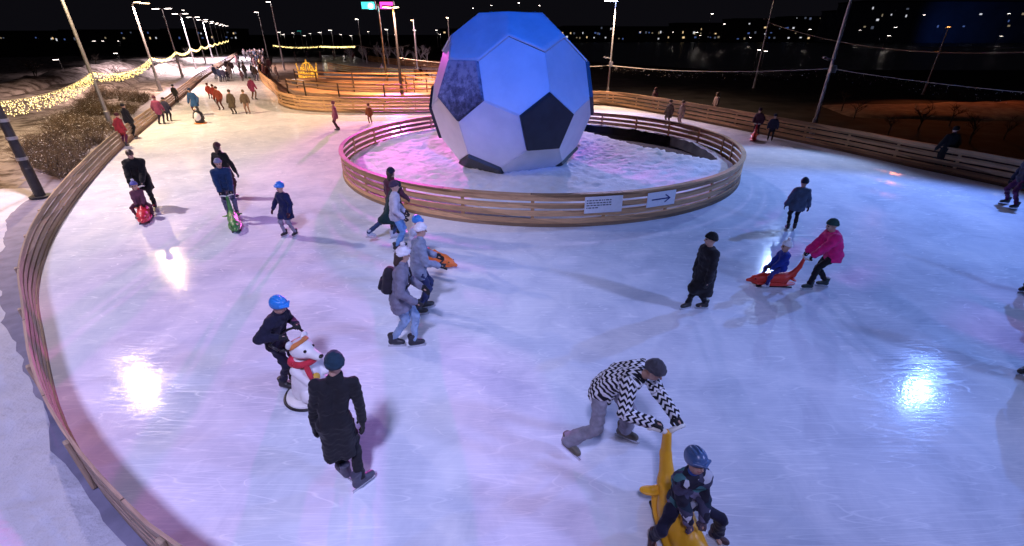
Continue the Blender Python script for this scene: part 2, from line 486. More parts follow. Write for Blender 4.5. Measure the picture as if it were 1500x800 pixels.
def person(pos, face, h, label, jacket, trousers, hat=None, hatcol=None, boots=(.02, .02, .022), gloves=(.02, .02, .022),
           lean=.05, side=0, pz=None, poff=(0, 0), feet=None, fyaw=(.12, -.12), lift=(0, 0), hands=None, hands_w=None, feet_w=None, grip=False,
           coat=.10, puff=.022, head=(0, 0), twist=0, lod=1, group=None, child=False, jmat=None, tmat=None, scarf=None, hair=None, pom=None, kneeout=0, flare=.0, wide=.0, fz=0.0, armk=.035, cuv=False, collar=True):
    """face: heading in degrees, 0 = photo right, 90 = away. Left side is -x in the figure's own frame (it faces +y)."""
    hs = .9+.1*min(1, max(0, (h-1.0)/.6))
    s = (h-.235*hs)/1.515
    X = Vector((1, 0, 0)); root_rz = R(face)-PI/2
    loc = Vector((pos[0], pos[1], pos[2] if len(pos) > 2 else 0))
    inv = (Matrix.Translation(loc) @ Matrix.Rotation(root_rz, 4, 'Z')).inverted()
    P = Vector((poff[0], poff[1], (pz if pz is not None else .945*s)))
    q = Quaternion((0, 0, 1), twist) @ Quaternion((0, 1, 0), side) @ Quaternion((1, 0, 0), -lean)
    q0 = Quaternion((0, 1, 0), side*.5) @ Quaternion((1, 0, 0), -lean*.5)
    u = q @ Vector((0, 0, 1)); rx = q @ X
    um = q0 @ Vector((0, 0, 1))
    mid = P+um*.22*s; C = mid+u*.2*s; NB = mid+u*.325*s
    hq = Quaternion((0, 0, 1), head[0]+twist*.6) @ Quaternion((0, 1, 0), side*.4) @ Quaternion((1, 0, 0), -lean*.45-head[1])
    HC = NB+((u+hq @ Vector((0, 0, 1))).normalized()*(.045*s+.118*hs))
    sh = [mid+u*.252*s+rx*sx*.172*s for sx in (-1, 1)]
    hip = [P+X*sx*.088*s for sx in (-1, 1)]
    feet = feet or ((-.11, 0), (.11, 0))
    ank = []
    for i in (0, 1):
        if feet_w: f = inv @ Vector((feet_w[i][0], feet_w[i][1], 0)); f = Vector((f.x, f.y, 0))
        else: f = Vector((feet[i][0]*s, feet[i][1]*s, 0))
        ank.append(f+Vector((0, 0, .155*s+lift[i])))
    knee = []; 
    for i, sx in enumerate((-1, 1)):
        kk, aa = ik(hip[i], ank[i], .43*s, .43*s, Vector((sx*(.1+kneeout), 1, .15))); knee.append(kk); ank[i] = aa
    elb = []; wri = []
    for i, sx in enumerate((-1, 1)):
        if hands_w: t = inv @ Vector(hands_w[i])
        elif hands: t = Vector(hands[i])*s
        else: t = sh[i]+Vector((sx*.10, .06, -.52))*s
        # the wrist sits short of the target by the hand
        if hands_w or hands:
            d = (t-sh[i]); t = t-d.normalized()*.07*s
        e, w = ik(sh[i], t, .285*s, .255*s, Vector((sx*.7, -.6, -.5))); elb.append(e); wri.append(w)
    hm = [tuple(hq @ Vector(c)) for c in ((1, 0, 0), (0, 1, 0), (0, 0, 1))]
    HM = np.array(hm).T
    hd = lambda p: HC+hq @ (Vector(p)*hs)
    def headp(g0, ge, gl, detail):
        out = [ell(hd((0, -.008, .028)), (.076*hs, .094*hs, .09*hs), HM, .02, g0), ell(hd((0, .022, -.045)), (.056*hs, .066*hs, .066*hs), HM, .03, g0)]
        if detail:
            out += [cap(hd((0, .088, .008)), hd((0, .104, -.020)), .010*hs, .014*hs, .008, g0)]
            for sx in (-1, 1):
                out += [ell(hd((sx*.03, .096, .012)), (.016*hs, .018*hs, .012*hs), HM, .006, g0, True), ell(hd((sx*.029, .080, .012)), (.013*hs, .011*hs, .010*hs), HM, .002, ge),
                        cap(hd((sx*.078, -.005, .015)), hd((sx*.076, -.008, -.02)), .014*hs, .010*hs, .006, g0)]
            out += [cap(hd((-.02, .083, -.052)), hd((.02, .083, -.052)), .008*hs, .008*hs, .004, gl)]
        return out
    def torso(p, g=0, k=.05):
        o = []
        for sx in (-1, 1):
            o += [cap(P+X*sx*.062*s+um*.02*s, mid+rx*sx*.066*s, (.098)*s+p, (.092)*s+p, k, g), cap(mid+rx*sx*.066*s, C+rx*sx*.082*s, .092*s+p, .10*s+p, k, g)]
        o += [cap(sh[0]+rx*.03, NB-u*.05*s, .058*s+p, .06*s+p, k, g), cap(sh[1]-rx*.03, NB-u*.05*s, .058*s+p, .06*s+p, k, g), cap(NB-u*.06*s, NB+u*.012*s, .055*s+p*.9, .052*s+p*.7, .03, g)]
        return o
    def arms(p, g=0):
        o = []
        for i in (0, 1): o += [cap(sh[i], elb[i], .054*s+p, .045*s+p, armk, g), cap(elb[i], wri[i], .046*s+p, .036*s+p, min(.02, armk), g)]
        return o
    def legs(p, g=0):
        o = [cap(hip[0]*.8+hip[1]*.2, hip[1]*.8+hip[0]*.2, .094*s+p, .094*s+p, .04, g)]
        for i in (0, 1): o += [cap(hip[i], knee[i], .086*s+p, .062*s+p, .035, g), cap(knee[i], ank[i]+Vector((0, 0, .03*s)), .060*s+p, .046*s+p+wide, .02, g)]
        return o
    hemd = ((-um)*.6+Vector((0, 0, -1))*.7).normalized()
    hemp = P+hemd*coat*s
    def skirt(p, g=0):
        o = []
        if coat > .16:
            for sx in (-1, 1): o.append(cap(P+X*sx*.062*s, hemp+X*sx*.085*s+hemd*.1*s, .10*s+p, .115*s+p+flare, .06, g))
            for i in (0, 1):   # follows the thighs
                tq = min(1, coat/.43); o.append(cap(hip[i], hip[i].lerp(knee[i], tq), .095*s+p, .09*s+p+flare, .07, g))
        else:
            for sx in (-1, 1): o.append(cap(P+X*sx*.062*s, hemp+X*sx*.062*s+hemd*.08*s, .105*s+p, .108*s+p, .05, g))
        return o
    jm = jmat or cloth('cloth %.2f %.2f %.2f' % jacket, jacket); tm = tmat or cloth('cloth %.2f %.2f %.2f' % trousers, trousers)
    bm_ = plain('boot %.2f %.2f %.2f' % boots, boots, .5)
    hcm = cloth('cloth %.2f %.2f %.2f' % hatcol, hatcol) if hatcol else HAIRM
    if lod == 0:
        pr = torso(puff, 1)+skirt(puff, 1)+arms(puff, 1)
        F = Field(*bounds(pr+legs(.005, 2)+headp(0, 0, 0, False)+[cap(a+Vector((0, .1, -.09)), a+Vector((0, -.05, -.12)), .05) for a in ank]), .034*max(.8, s))
        for p in torso(puff, 1)+skirt(puff, 1): F.add(p)
        if coat > .16: F.cut(hemp, hemd)
        for p in arms(puff, 1)+legs(.008, 2)+headp(0, 0, 0, False): F.add(p)
        for a in wri: F.add(cap(a, a+(a-elb[wri.index(a)]).normalized()*.1*s, .045*s, .035*s, .02, 4))
        F.add(ell(hd((0, -.012, .05)), (.092*hs, .106*hs, .095*hs), HM, .01, 3))
        for a in ank: F.add(cap(a+Vector((0, -.03, -.10))*s, a+Vector((0, .13, -.11))*s, .045*s, .04*s, .03, 4)); F.add(cap(a+Vector((0, -.03, -.08))*s, a+Vector((0, -.03, .05))*s, .055*s, .055*s, .03, 4))
        o = link('person', F.mesh('person', [SKIN, jm, tm, hcm, bm_]), None, loc); o.rotation_euler = (0, 0, root_rz)
        return tag(o, label, 'person', group)
    vx = .0115 if lod == 2 else .016
    root = empty('person', loc, root_rz); tag(root, label, 'person', group)
    # body: one continuous skin under the clothes
    pb = torso(-.034)+arms(-.018)+legs(-.018)+[cap(NB-u*.03*s, HC-hq @ Vector((0, 0, .05*hs)), .052*s, .05*hs, .03)]
    for i in (0, 1):
        dd = (wri[i]-elb[i]).normalized(); pb.append(cap(wri[i], wri[i]+dd*.11*s, .026*s, .018*s, .015))
        pb.append(cap(ank[i]+Vector((0, 0, -.03))*s, ank[i]+Vector((0, .09, -.06))*s, .035*s, .028*s, .02))
    pb += headp(0, 1, 2, True)
    link('body', sdf('body', pb, vx*.95, [SKIN, EYE, LIP]), root)
    # trousers
    sd = int(abs(pos[0])*100)
    F = Field(*bounds(legs(.006)), vx)
    for p in legs(.006): F.add(p)
    F.cut(P+Vector((0, 0, .09*s)), (0, 0, 1)); F.wrinkle(.006, 28, sd)
    link('trousers', F.mesh('trousers', [tm]), root)
    # jacket
    tor = torso(puff)+skirt(puff); F = Field(*bounds(tor+arms(puff)), vx)
    for p in tor: F.add(p)
    F.cut(hemp, tuple(hemd)); F.cut(NB+u*.03*s, tuple(u))
    for p in arms(max(puff, .008)): F.add(p)
    F.wrinkle(.0055 if coat < .3 else .0045, 24, sd+1); F.wrinkle(.002, 55, sd+2)
    fn = None
    if cuv:
        fr = [(P, u, rx)]
        def fn(w):
            out = np.zeros_like(w); best = np.full(len(w), 9.)
            segs = [(mid, C, rx, .1*s)]+[(sh[i], elb[i], None, .05*s) for i in (0, 1)]+[(elb[i], wri[i], None, .05*s) for i in (0, 1)]
            segs[0] = (P, NB, rx, .15*s)
            for a, b, lat, r in segs:
                a_, b_ = np.array(a), np.array(b); ab = b_-a_; L = np.linalg.norm(ab); ab /= L
                t = (w-a_)@ab; tc = np.clip(t, 0, L); d = np.linalg.norm(w-a_-tc[:, None]*ab, axis=1)-r
                la = np.array(lat) if lat is not None else np.cross(ab, np.array([0.3, .5, .8])); la = la/np.linalg.norm(la)
                la2 = np.cross(ab, la)
                an = ((w-a_)@la)+((w-a_)@la2)*.35
                m = d < best; best[m] = d[m]; out[m, 0] = an[m]; out[m, 1] = t[m]
            return out
    jk = link('coat' if coat > .3 else 'jacket', F.mesh('jacket', [jm], fn), root)
    if collar:
        cm = sdf('collar', [cap(NB-u*.03*s-rx*.03*s, NB-u*.03*s+rx*.03*s, .062*s, .062*s, .02), cap(NB-rx*.015*s, NB+u*.035*s+rx*.015*s, .058*s, .06*s, .02)], .011, [cloth('cloth %.2f %.2f %.2f' % scarf, scarf) if scarf else jm], cuts=[(HC-hq @ Vector((0, 0, .085*hs)), tuple(hq @ Vector((0, 0.3, .95))))])
        link('scarf' if scarf else 'collar', cm, root)
    hmat = Matrix.Translation(HC) @ hq.to_matrix().to_4x4() @ Matrix.Scale(hs, 4)
    if hat:
        key = '%s%s' % (hatcol, pom)
        mats = [hcm]+([cloth('cloth %.2f %.2f %.2f' % pom, pom)] if pom else [hcm])
        if hat == 'helmet': mats = [plain('helmet %.2f %.2f %.2f' % hatcol, hatcol, .3, 0, 6, .1, .03)]
        if hat == 'hood': mats = [jm]; key += str(jm.name)
        o = link({'beanie': 'hat', 'pom': 'hat', 'cap': 'hat'}.get(hat, hat), hat_mesh(hat, mats, key), root); o.matrix_local = hmat
    if hair or not hat:
        pr = [ell((0, -.03, .02), (.084, .085, .1), k=.02), cap((0, -.07, .0), (0, -.085, -.13 if hair == 'long' else -.05), .055, .045, .04)]
        if not hat: pr.append(ell((0, -.012, .045), (.085, .1, .088), k=.02))
        k = ('hair', hair, bool(hat))
        if k not in CACHE: CACHE[k] = sdf('hair', pr, .009, [HAIRM])
        o = link('hair', CACHE[k], root); o.matrix_local = hmat
    gm = cloth('cloth %.2f %.2f %.2f' % gloves, gloves)
    for i, sx in enumerate((-1, 1)):
        dd = (wri[i]-elb[i]).normalized()
        zz = Vector((0, 0, 1)) if grip else Vector((sx, .15, 0))
        zz = (zz-dd*zz.dot(dd)); zz = zz.normalized() if zz.length > .05 else Vector((0, -1, 0))
        xx = dd.cross(zz)
        M = Matrix((xx, dd, zz)).transposed().to_4x4(); M.translation = wri[i]+dd*.012
        o = link('glove', glove_mesh(sx, 1 if grip else 0, gm, str(gloves)), root); o.matrix_local = M @ Matrix.Scale(s*1.08, 4)
    bt, bl = skate_meshes(bm_, str(boots))
    for i in (0, 1):
        o = link('skate', bt, root); pit = -.9*max(0, lift[i]) if lift[i] else 0
        o.matrix_local = Matrix.Translation(ank[i]-Vector((0, 0, .155*s))) @ Matrix.Rotation(fyaw[i], 4, 'Z') @ Matrix.Rotation(pit*2, 4, 'X') @ Matrix.Scale(s, 4)
        link('blade', bl, o)
    return root

# ------------------------------------------------------------------ pushed skating aids
def plastic(name, col): return plain(name, col, .45, 0, 5, .08, .03)
def dolphin(pos, face, col, label, size=1.0, group='dolphin shaped skating aids'):
    key = 'plastic %.2f %.2f %.2f' % col; m = plastic(key, col)
    root = empty('skating_aid', (pos[0], pos[1], 0), R(face)-PI/2); root.scale = (size,)*3
    tag(root, label, 'skating aid', group)
    k = ('dol', key)
    if k not in CACHE:
        pr = [cap((0, -.12, .24), (0, .42, .22), .165, .15, .05), cap((0, .4, .21), (0, .62, .20), .145, .11, .06), cap((0, .62, .17), (0, .82, .15), .085, .045, .05),
              cap((0, -.12, .24), (0, -.36, .36), .15, .095, .06), cap((0, -.36, .36), (0, -.50, .62), .09, .058, .05), cap((0, -.50, .62), (0, -.55, .86), .056, .045, .03),
              cap((0, .2, .36), (0, .1, .42), .05, .04, .05), ell((0, .1, .09), (.20, .62, .055), k=.03)]
        F = Field(*bounds(pr), .014)
        for p in pr: F.add(p)
        F.cut((0, 0, .04), (0, 0, -1))
        fin = sdf('fin', [ell((.26, 0, .0), (.2, .1, .025), np.array(Matrix.Rotation(-.35, 3, 'Z')), .02), cap((.1, 0, 0), (.2, -.01, 0), .05, .04, .04)], .011, [m])
        hd = MB(); hd.tube([(0, 0, 0), (.07, -.01, .03), (.15, -.03, .045), (.2, -.05, .03)], [.03, .026, .023, .02], 10)
        CACHE[k] = (F.mesh('body', [m]), fin, mesh('handle', hd.v, hd.f, [plastic('white plastic', (.75, .73, .66))], True))
    b, fin, hnd = CACHE[k]
    link('body', b, root)
    for sx in (-1, 1):
        o = link('fin', fin, root, (sx*.05, -.36, .30)); o.scale = (sx*.55, .62, .8); o.rotation_euler = (0, 0, sx*.25)
        o = link('handle', hnd, root, (0, -.55, .87)); o.scale = (sx, 1, 1)
        link('eye', EYEBALL(), root, (sx*.098, .655, .235))
        rn = MB(); rn.box((sx*.12, .1, .02), (.03, 1.0, .038), bev=.008); rn.build('runner', BLACKP, root)
    return root
def EYEBALL(r=.022):
    k = ('eye', r)
    if k not in CACHE: CACHE[k] = sdf('eye', [ell((0, 0, 0), (r, r, r), k=0)], r/3.2, [EYE])
    return CACHE[k]
def bear(pos, face):
    root = empty('skating_aid', (pos[0], pos[1], 0), R(face)-PI/2)
    tag(root, 'white bear shaped skating aid with red scarf and orange cap on a round base', 'skating aid')
    W = plastic('white bear plastic', (.72, .70, .68))
    pr = [cap((0, -.03, .12), (0, -.01, .55), .22, .14, .06), cap((0, .02, .3), (0, .05, .42), .2, .16, .06)]
    for sx in (-1, 1): pr += [cap((sx*.16, .12, .13), (sx*.15, .28, .12), .1, .085, .04), cap((sx*.17, .02, .55), (sx*.14, .19, .38), .07, .06, .04)]
    F = Field(*bounds(pr), .013)
    for p in pr: F.add(p)
    F.cut((0, 0, .055), (0, 0, -1)); link('body', F.mesh('body', [W]), root)
    hp = [ell((0, .03, .80), (.15, .155, .14), k=.03), cap((0, .12, .78), (0, .30, .745), .085, .055, .05)]
    for sx in (-1, 1): hp += [ell((sx*.13, -.02, .92), (.055, .03, .06), k=.015)]
    hd = link('head', sdf('head', hp, .011, [W]), root)
    link('nose', sdf('nose', [ell((0, .352, .765), (.036, .026, .026), k=0)], .007, [EYE]), hd)
    for sx in (-1, 1): link('eye', EYEBALL(), hd, (sx*.07, .165, .835))
    Rd = cloth('red knit', (.50, .03, .05)); Og = cloth('orange knit', (.55, .20, .06))
    m = MB(); pts = [(.155*math.cos(a), .02+.165*math.sin(a), .635+.015*math.sin(a)) for a in np.linspace(0, 2*PI, 33)]; m.tube(pts, .045, 10, False)
    m.tube([(.1, .15, .62), (.13, .22, .52), (.12, .235, .42)], [.04, .036, .03], 8); m.build('scarf', Rd, root, smooth=True)
    link('cap', sdf('cap', [ell((0, -.005, .865), (.15, .15, .105), k=0)], .011, [Og], cuts=[((0, .03, .872), (0, .55, -.83)), ((0, .03, .935), (0, -.4, .92))]), hd)
    link('pouch', sdf('pouch', [ell((.07, .235, .42), (.075, .045, .07), k=0)], .01, [plastic('yellow plastic', (.62, .36, .03))]), root)
    m = MB(); m.tube([(0, 0, .012), (0, 0, .05)], [.34, .32], 40); m.build('base', plastic('base white', (.7, .69, .68)), root, smooth=False)
    m = MB(); m.tube([(.345*math.cos(a), .345*math.sin(a), .022) for a in np.linspace(0, 2*PI, 41)], .02, 8, False); m.build('bumper', BLACKP, root, smooth=True)
    m = MB(); m.tube([(-.22, -.12, .88), (-.23, -.24, .93), (-.12, -.29, .94), (.12, -.29, .94), (.23, -.24, .93), (.22, -.12, .88)], .018, 8); m.tube([(-.225, -.1, .88), (-.13, -.02, .85)], .018, 8); m.tube([(.225, -.1, .88), (.13, -.02, .85)], .018, 8)
    m.build('handle', BLACKP, root, smooth=True)
    return root
def penguin(pos, face):
    root = empty('skating_aid', (pos[0], pos[1], 0), R(face)-PI/2)
    tag(root, 'black and white penguin shaped skating aid pushed on the far left of the ice', 'skating aid')
    B = plastic('penguin black', (.02, .02, .024)); W = plastic('penguin white', (.75, .75, .74))
    pr = [cap((0, 0, .15), (0, -.02, .55), .24, .18, .05, 0), ell((0, .02, .80), (.15, .15, .15), k=.04, g=0), ell((0, .12, .36), (.17, .16, .26), k=.01, g=1), ell((0, .1, .80), (.1, .08, .09), k=.01, g=1)]
    for sx in (-1, 1): pr.append(cap((sx*.2, 0, .58), (sx*.3, .03, .28), .05, .03, .03, 0))
    F = Field(*bounds(pr), .02)
    for p in pr: F.add(p)
    F.cut((0, 0, .04), (0, 0, -1)); link('body', F.mesh('body', [B, W]), root)
    Og = plastic('orange plastic', (.65, .22, .03))
    m = MB(); m.tube([(0, .16, .80), (0, .26, .78)], [.045, .008], 10); m.build('beak', Og, root)
    m = MB(); m.tube([(0, 0, .01), (0, 0, .05)], .32, 32); m.build('base', Og, root)
    return root

# ------------------------------------------------------------------ lamps
LG = 'street lamps along the rink'
def pole_lamp(x, y, h, label, lens, r=.075, heads=((0, 1),), group=None, arm=.55, dark=False, bands=False, tilt=0, hs=1.0, box=None, name='street_lamp', bs=1.4):
    root = empty(name, (x, y, 0)); tag(root, label, 'street lamp', group)
    pm = DARKM if dark else GALV
    m = MB(); m.tube([(0, 0, .04), (0, 0, .9), (0, 0, .92), (0, 0, h)], [r*bs, r*bs, r, r*.62], 14); m.tube([(0, 0, 0), (0, 0, .04)], r*2.2, 14)
    p = m.build('pole', pm, root, smooth=False)
    for a, ln in heads:
        d = Vector((math.cos(a), math.sin(a), 0))
        m = MB(); m.tube([(0, 0, h-.12), d*arm*.5+Vector((0, 0, h+.02)), d*arm+Vector((0, 0, h+.04))], r*.45, 8); m.build('arm', pm, root)
        M = Matrix.Rotation(a, 3, 'Z')
        m = MB(); m.box(d*(arm+.26*hs)+Vector((0, 0, h+.05)), (.62*hs, .26*hs, .09*hs), M, .02); hd = m.build('lamp_head', DARKM, root)
        m = MB(); m.box(d*(arm+.28*hs)+Vector((0, 0, h+.05-.056*hs)), (.5*hs, .2*hs, .016), M); m.build('lens', lens, hd)
    if bands:
        for z in (1.15, 1.75, 2.25):
            m = MB(); m.tube([(0, 0, z), (0, 0, z+.09)], r*1.12, 14); m.build('band', GALV, root)
    if box:
        for z in box:
            m = MB(); m.box((0, -.16, z), (.26, .2, .34), None, .02); m.build('junction_box', GALV, root)
            m = MB(); m.tube([(0, 0, z+.35), (-.35, -.1, z+.45)], .025, 6); m.box((-.42, -.12, z+.43), (.3, .18, .1), Matrix.Rotation(.3, 3, 'Y'), .02); m.build('bracket', GALV, root)
    return root
def light(name, kind, loc, col, power, radius=.25, aim=None, cone=70, blend=.6):
    d = bpy.data.lights.new(name, kind); o = bpy.data.objects.new(name, d); COL.objects.link(o); o.location = loc
    d.color = col; d.energy = power; d.shadow_soft_size = radius
    if kind == 'SPOT':
        d.spot_size = R(cone); d.spot_blend = blend
        v = Vector(aim)-Vector(loc); o.rotation_euler = v.to_track_quat('-Z', 'Y').to_euler()
    return o
def garland(p0, p1, sag, label, lit=True, fringe=.3, n=220, group=None, br=.02, wire_r=.012, seed=0):
    p0, p1 = Vector(p0), Vector(p1); root = empty('light_garland', p0); tag(root, label, 'garland', group)
    r = random.Random(seed)
    def at(t): q = p0.lerp(p1, t)-p0; q.z -= sag*4*t*(1-t); return q
    m = MB(); m.tube([at(t/24) for t in range(25)], wire_r, 6); m.build('cable', WIRE if not lit else plain('yellow cable', (.35, .3, .15), .6), root, smooth=True)
    vs, fs = [], []
    for k in range(n):
        q = at(r.random()); q.z -= r.random()**1.5*fringe+wire_r+br; q.x += r.uniform(-.03, .03); q.y += r.uniform(-.03, .03)
        b = len(vs); rr = br*r.uniform(.7, 1.3)
        for d in ((1, 0, 0), (-1, 0, 0), (0, 1, 0), (0, -1, 0), (0, 0, 1.3), (0, 0, -1.3)): vs.append(q+Vector(d)*rr)
        for f in ((0, 2, 4), (2, 1, 4), (1, 3, 4), (3, 0, 4), (2, 0, 5), (1, 2, 5), (3, 1, 5), (0, 3, 5)): fs.append([b+i for i in f])
    if n:
        o = link('bulb_string', mesh('bulb_string', vs, fs, [BULB if lit else WIRE]), root); o['kind'] = 'stuff'
    return root
BULB = emit('yellow bulb', (1, .76, .28), 3.6)
WARM = emit('warm lens', (1, .66, .36), 30); WHITE = emit('white lens', (.95, .93, 1), 30); COOL = emit('bluish lens', (.45, .55, 1), 40)
FARL = emit('far lamp lens', (1, .86, .78), 22); CYAN = emit('cyan lens', (.06, .9, .8), 1.6); MAG = emit('magenta lens', (1, .06, .55), 2.2); ORNG = emit('orange lens', (1, .45, .12), 3)

# ================================================================== THE PLACE
# ---- ground sheets
def sheet(name, pts, z, mat, kind='structure'):
    o = link(name, mesh(name, [(p[0], p[1], z) for p in pts], [range(len(pts))], [mat])); tag(o, kind=kind); return o
def grid_sheet(name, fn, nu, nv, mat, kind='structure', smooth=True):
    vs = [fn(i/nu, j/nv) for j in range(nv+1) for i in range(nu+1)]
    fs = [(j*(nu+1)+i, j*(nu+1)+i+1, (j+1)*(nu+1)+i+1, (j+1)*(nu+1)+i) for j in range(nv) for i in range(nu)]
    o = link(name, mesh(name, vs, fs, [mat], smooth))
    if kind: tag(o, kind=kind)
    return o
sheet('ground', [(-2500, -400), (2500, -400), (2500, 3500), (-2500, 3500)], -.30, FIELD)
LEFT = [(3.0, 1.15), (.6, 1.2), (-1.1, 1.62), (-2.74, 2.33), (-3.58, 2.78), (-4.9, 3.65), (-6.2, 4.7), (-7.75, 6.2), (-9.5, 8.0), (-11.7, 10.9), (-14.3, 15.1), (-17.5, 20.9), (-22.5, 31), (-29, 44), (-35.5, 57), (-52, 92), (-70, 130)]
BACK = [(-58, 118), (-45, 90), (-29.5, 58), (-19.6, 40.5), (-16.6, 34.6), (-14.2, 32.0), (-11.2, 31.0), (-5.3, 31), (0, 32.6), (4.5, 34.4), (7.2, 34.0), (10.0, 29.4), (13.8, 21.1), (15.2, 17.4), (16.5, 14.4), (17.6, 10.5), (17.2, 6), (14.5, 2.4), (9.5, 1.15), (3.0, 1.15)]
lp = smooth_path(LEFT, 1.0); bp_ = smooth_path(BACK, 1.0)
sheet('ice', [(p.x, p.y) for p in lp]+[(p.x, p.y) for p in bp_[:-1]], 0, ICE)
def off_path(path, d):
    out = []
    for i, p in enumerate(path):
        t = (path[min(i+1, len(path)-1)]-path[max(i-1, 0)]).normalized(); out.append(p+Vector((-t.y, t.x, 0))*d)
    return out
# left side runs away from the camera: outside is to the left (+)
lf = smooth_path(LEFT[2:], .8)
hsh = lambda x, y: math.sin(x*1.7+math.sin(y*1.3)*2)*.5+math.sin(y*2.3+x*.9)*.35+math.sin(x*5.1-y*4.3)*.2
def ribbon(name, path, d0, d1, nz, zf, mat):
    vs, fs = [], []
    for i, p in enumerate(path):
        t = (path[min(i+1, len(path)-1)]-path[max(i-1, 0)]).normalized(); s = Vector((-t.y, t.x, 0))
        dd0 = d0
        if name == 'snow_bank': dd0 = .04+1.25*min(1, max(0, (p.y-4.2)/9))**1.3+.06*hsh(p.x*3, p.y*3)+.03*hsh(p.x*9, p.y*9)
        for k in range(nz+1):
            q = p+s*(dd0+(d1-dd0)*k/nz); vs.append((q.x, q.y, zf(q.x, q.y, k/nz)))
    for i in range(len(path)-1):
        for k in range(nz):
            a = i*(nz+1)+k; fs.append((a, a+nz+1, a+nz+2, a+1))
    o = link(name, mesh(name, vs, fs, [mat], True)); tag(o, kind='structure'); return o
ribbon('side_path', lf, -.05, 2.3, 2, lambda x, y, t: -.03, PATH)
lf2 = smooth_path(LEFT[2:], .35)
lf2 = [p for p in lf2 if p.y < 15.5]
ribbon('snow_bank', lf2, 1.05, 9, 36, lambda x, y, t: -.06+min(1, t*14)*(.17+.06*hsh(x*1.6, y*1.6)+.03*hsh(x*6, y*6))+.08*t*hsh(x*.5, y*.5), SNOW)
ribbon('snow_field', [p for p in smooth_path(LEFT[2:], 1.5) if p.y < 14.5], 8.5, 40, 20, lambda x, y, t: .02, SNOW)
ribbon('snow_field', [p for p in smooth_path(LEFT[2:], 1.5) if p.y > 13], 2.0, 70, 44, lambda x, y, t: -.02+.18*hsh(x*.18, y*.18)*min(1, t*8)+.05*hsh(x*.8, y*.8), SNOWD)

# ---- fences of the rink
RAIL5 = ((.10, .25), (.31, .46), (.52, .67), (.73, .88))
fence('rink_fence', LEFT, 'long curved plank fence bounding the left side of the ice', rails=((.09, .20), (.25, .36), (.41, .52), (.57, .70)), wood_=WOODD, side=1, step=.5, cap=False)
fence('rink_fence', BACK[5:20], 'plank fence running behind the giant ball and down the right side', rails=RAIL5, side=1, wood_=WOOD, step=.5)
fence('rink_fence', BACK[0:6], 'plank fence along the inner edge of the far left ice lane', rails=RAIL5, side=1, wood_=WOOD, step=.7, post_gap=2.4)

# ---- ring
RC = Vector((1.05, 18.55, 0)); RR = 7.32; RX = 1.025
ring = [(RC.x+RR*RX*math.cos(a), RC.y+RR*math.sin(a)) for a in np.linspace(0, 2*PI, 25)[:-1]]
fence('ring_fence', ring, 'oval wooden plank fence around the giant football', rails=((.08, .23), (.29, .44), (.50, .64), (.70, .84)), closed=True, side=1, post_gap=1.9, step=.3)
def ring_snow():
    na, nr = 220, 60; vs = []; mi = []; fs = []
    for j in range(nr+1):
        rr = j/nr
        for i in range(na):
            a = 2*PI*i/na; r = rr*(RR-.12)
            x, y = RC.x+RX*r*math.cos(a), RC.y+r*math.sin(a)
            z = .36+.035*hsh(x*.6, y*.6)+.014*hsh(x*3.3, y*2.7)+.10*math.exp(-((x-RC.x)**2+(y-RC.y)**2)/9)+float(RNG.normal(0, .022))
            z *= min(1, (1-rr)*9+.5)
            deg = math.degrees(a); deg = deg-360 if deg > 180 else deg
            # dug trench on the far right
            w = max(0, 1-abs((deg-32)/46)**3)
            r0, r1 = 6.45-2.3*w-.06*hsh(x*3, y*3), 6.5
            if w > 0 and r0 < r < r1: z = .012
            vs.append((x, y, z))
    for j in range(nr):
        for i in range(na):
            f = (j*na+i, j*na+(i+1) % na, (j+1)*na+(i+1) % na, (j+1)*na+i)
            fs.append(f); mi.append(1 if any(vs[q][2] == .012 for q in f) else 0)
    o = link('ring_snow', mesh('ring_snow', vs, fs, [make_snow('ring snow', (.80, .80, .84), s=2.2, st=.5), EARTH], True, mi)); tag(o, kind='structure')
ring_snow()
def sign(u, v0, D, w, h, label, name='sign', arrow=False):
    p = gp(u, 0, 0, D)
    ang = math.atan2((p.y-RC.y), (p.x-RC.x)/RX)
    x, y = RC.x+RX*(RR+.05)*math.cos(ang), RC.y+(RR+.05)*math.sin(ang)
    nrm = Vector((math.cos(ang)/RX, math.sin(ang), 0)).normalized()
    root = empty(name, (x, y, .60), math.atan2(nrm.y, nrm.x)+PI/2); tag(root, label, 'sign')
    m = MB(); m.box((0, 0, 0), (w, .018, h), None, .004); m.build('board', plain('sign white', (.78, .79, .84), .5, 0, 12, .05, .05), root)
    ink = plain('sign ink', (.05, .05, .09), .6)
    if arrow:
        ink = plain('sign blue ink', (.02, .03, .16), .6)
        m = MB(); m.box((-.03, -.0125, 0), (w*.62, .004, h*.085)); M1 = Matrix.Rotation(.6, 3, 'Y'); M2 = Matrix.Rotation(-.6, 3, 'Y')
        m.box((w*.22, -.0105, h*.12), (w*.22, .004, h*.085), M1); m.box((w*.22, -.0105, -h*.12), (w*.22, .004, h*.085), M2)
        m.build('arrow', ink, root)
    else:
        # three lines of small print, too small to read in the photo
        r = random.Random(3)
        for k, L in enumerate((.66, .66, .66, .30)):
            m = MB(); x0 = -w*.45; z = h*.28-k*h*.15
            while x0 < -w*.45+w*L:
                l = r.uniform(.03, .09); 
                m.box((x0+l/2, -.0105, z), (l, .004, h*.06)); x0 += l+.022
            m.build('text_line', ink, root)
    return root
sign(905, 305, 11.6, 1.02, .44, 'white notice board with small lines of text on the ring fence')
sign(988, 295, 12.3, .92, .40, 'white sign with a dark arrow pointing right on the ring fence', arrow=True)

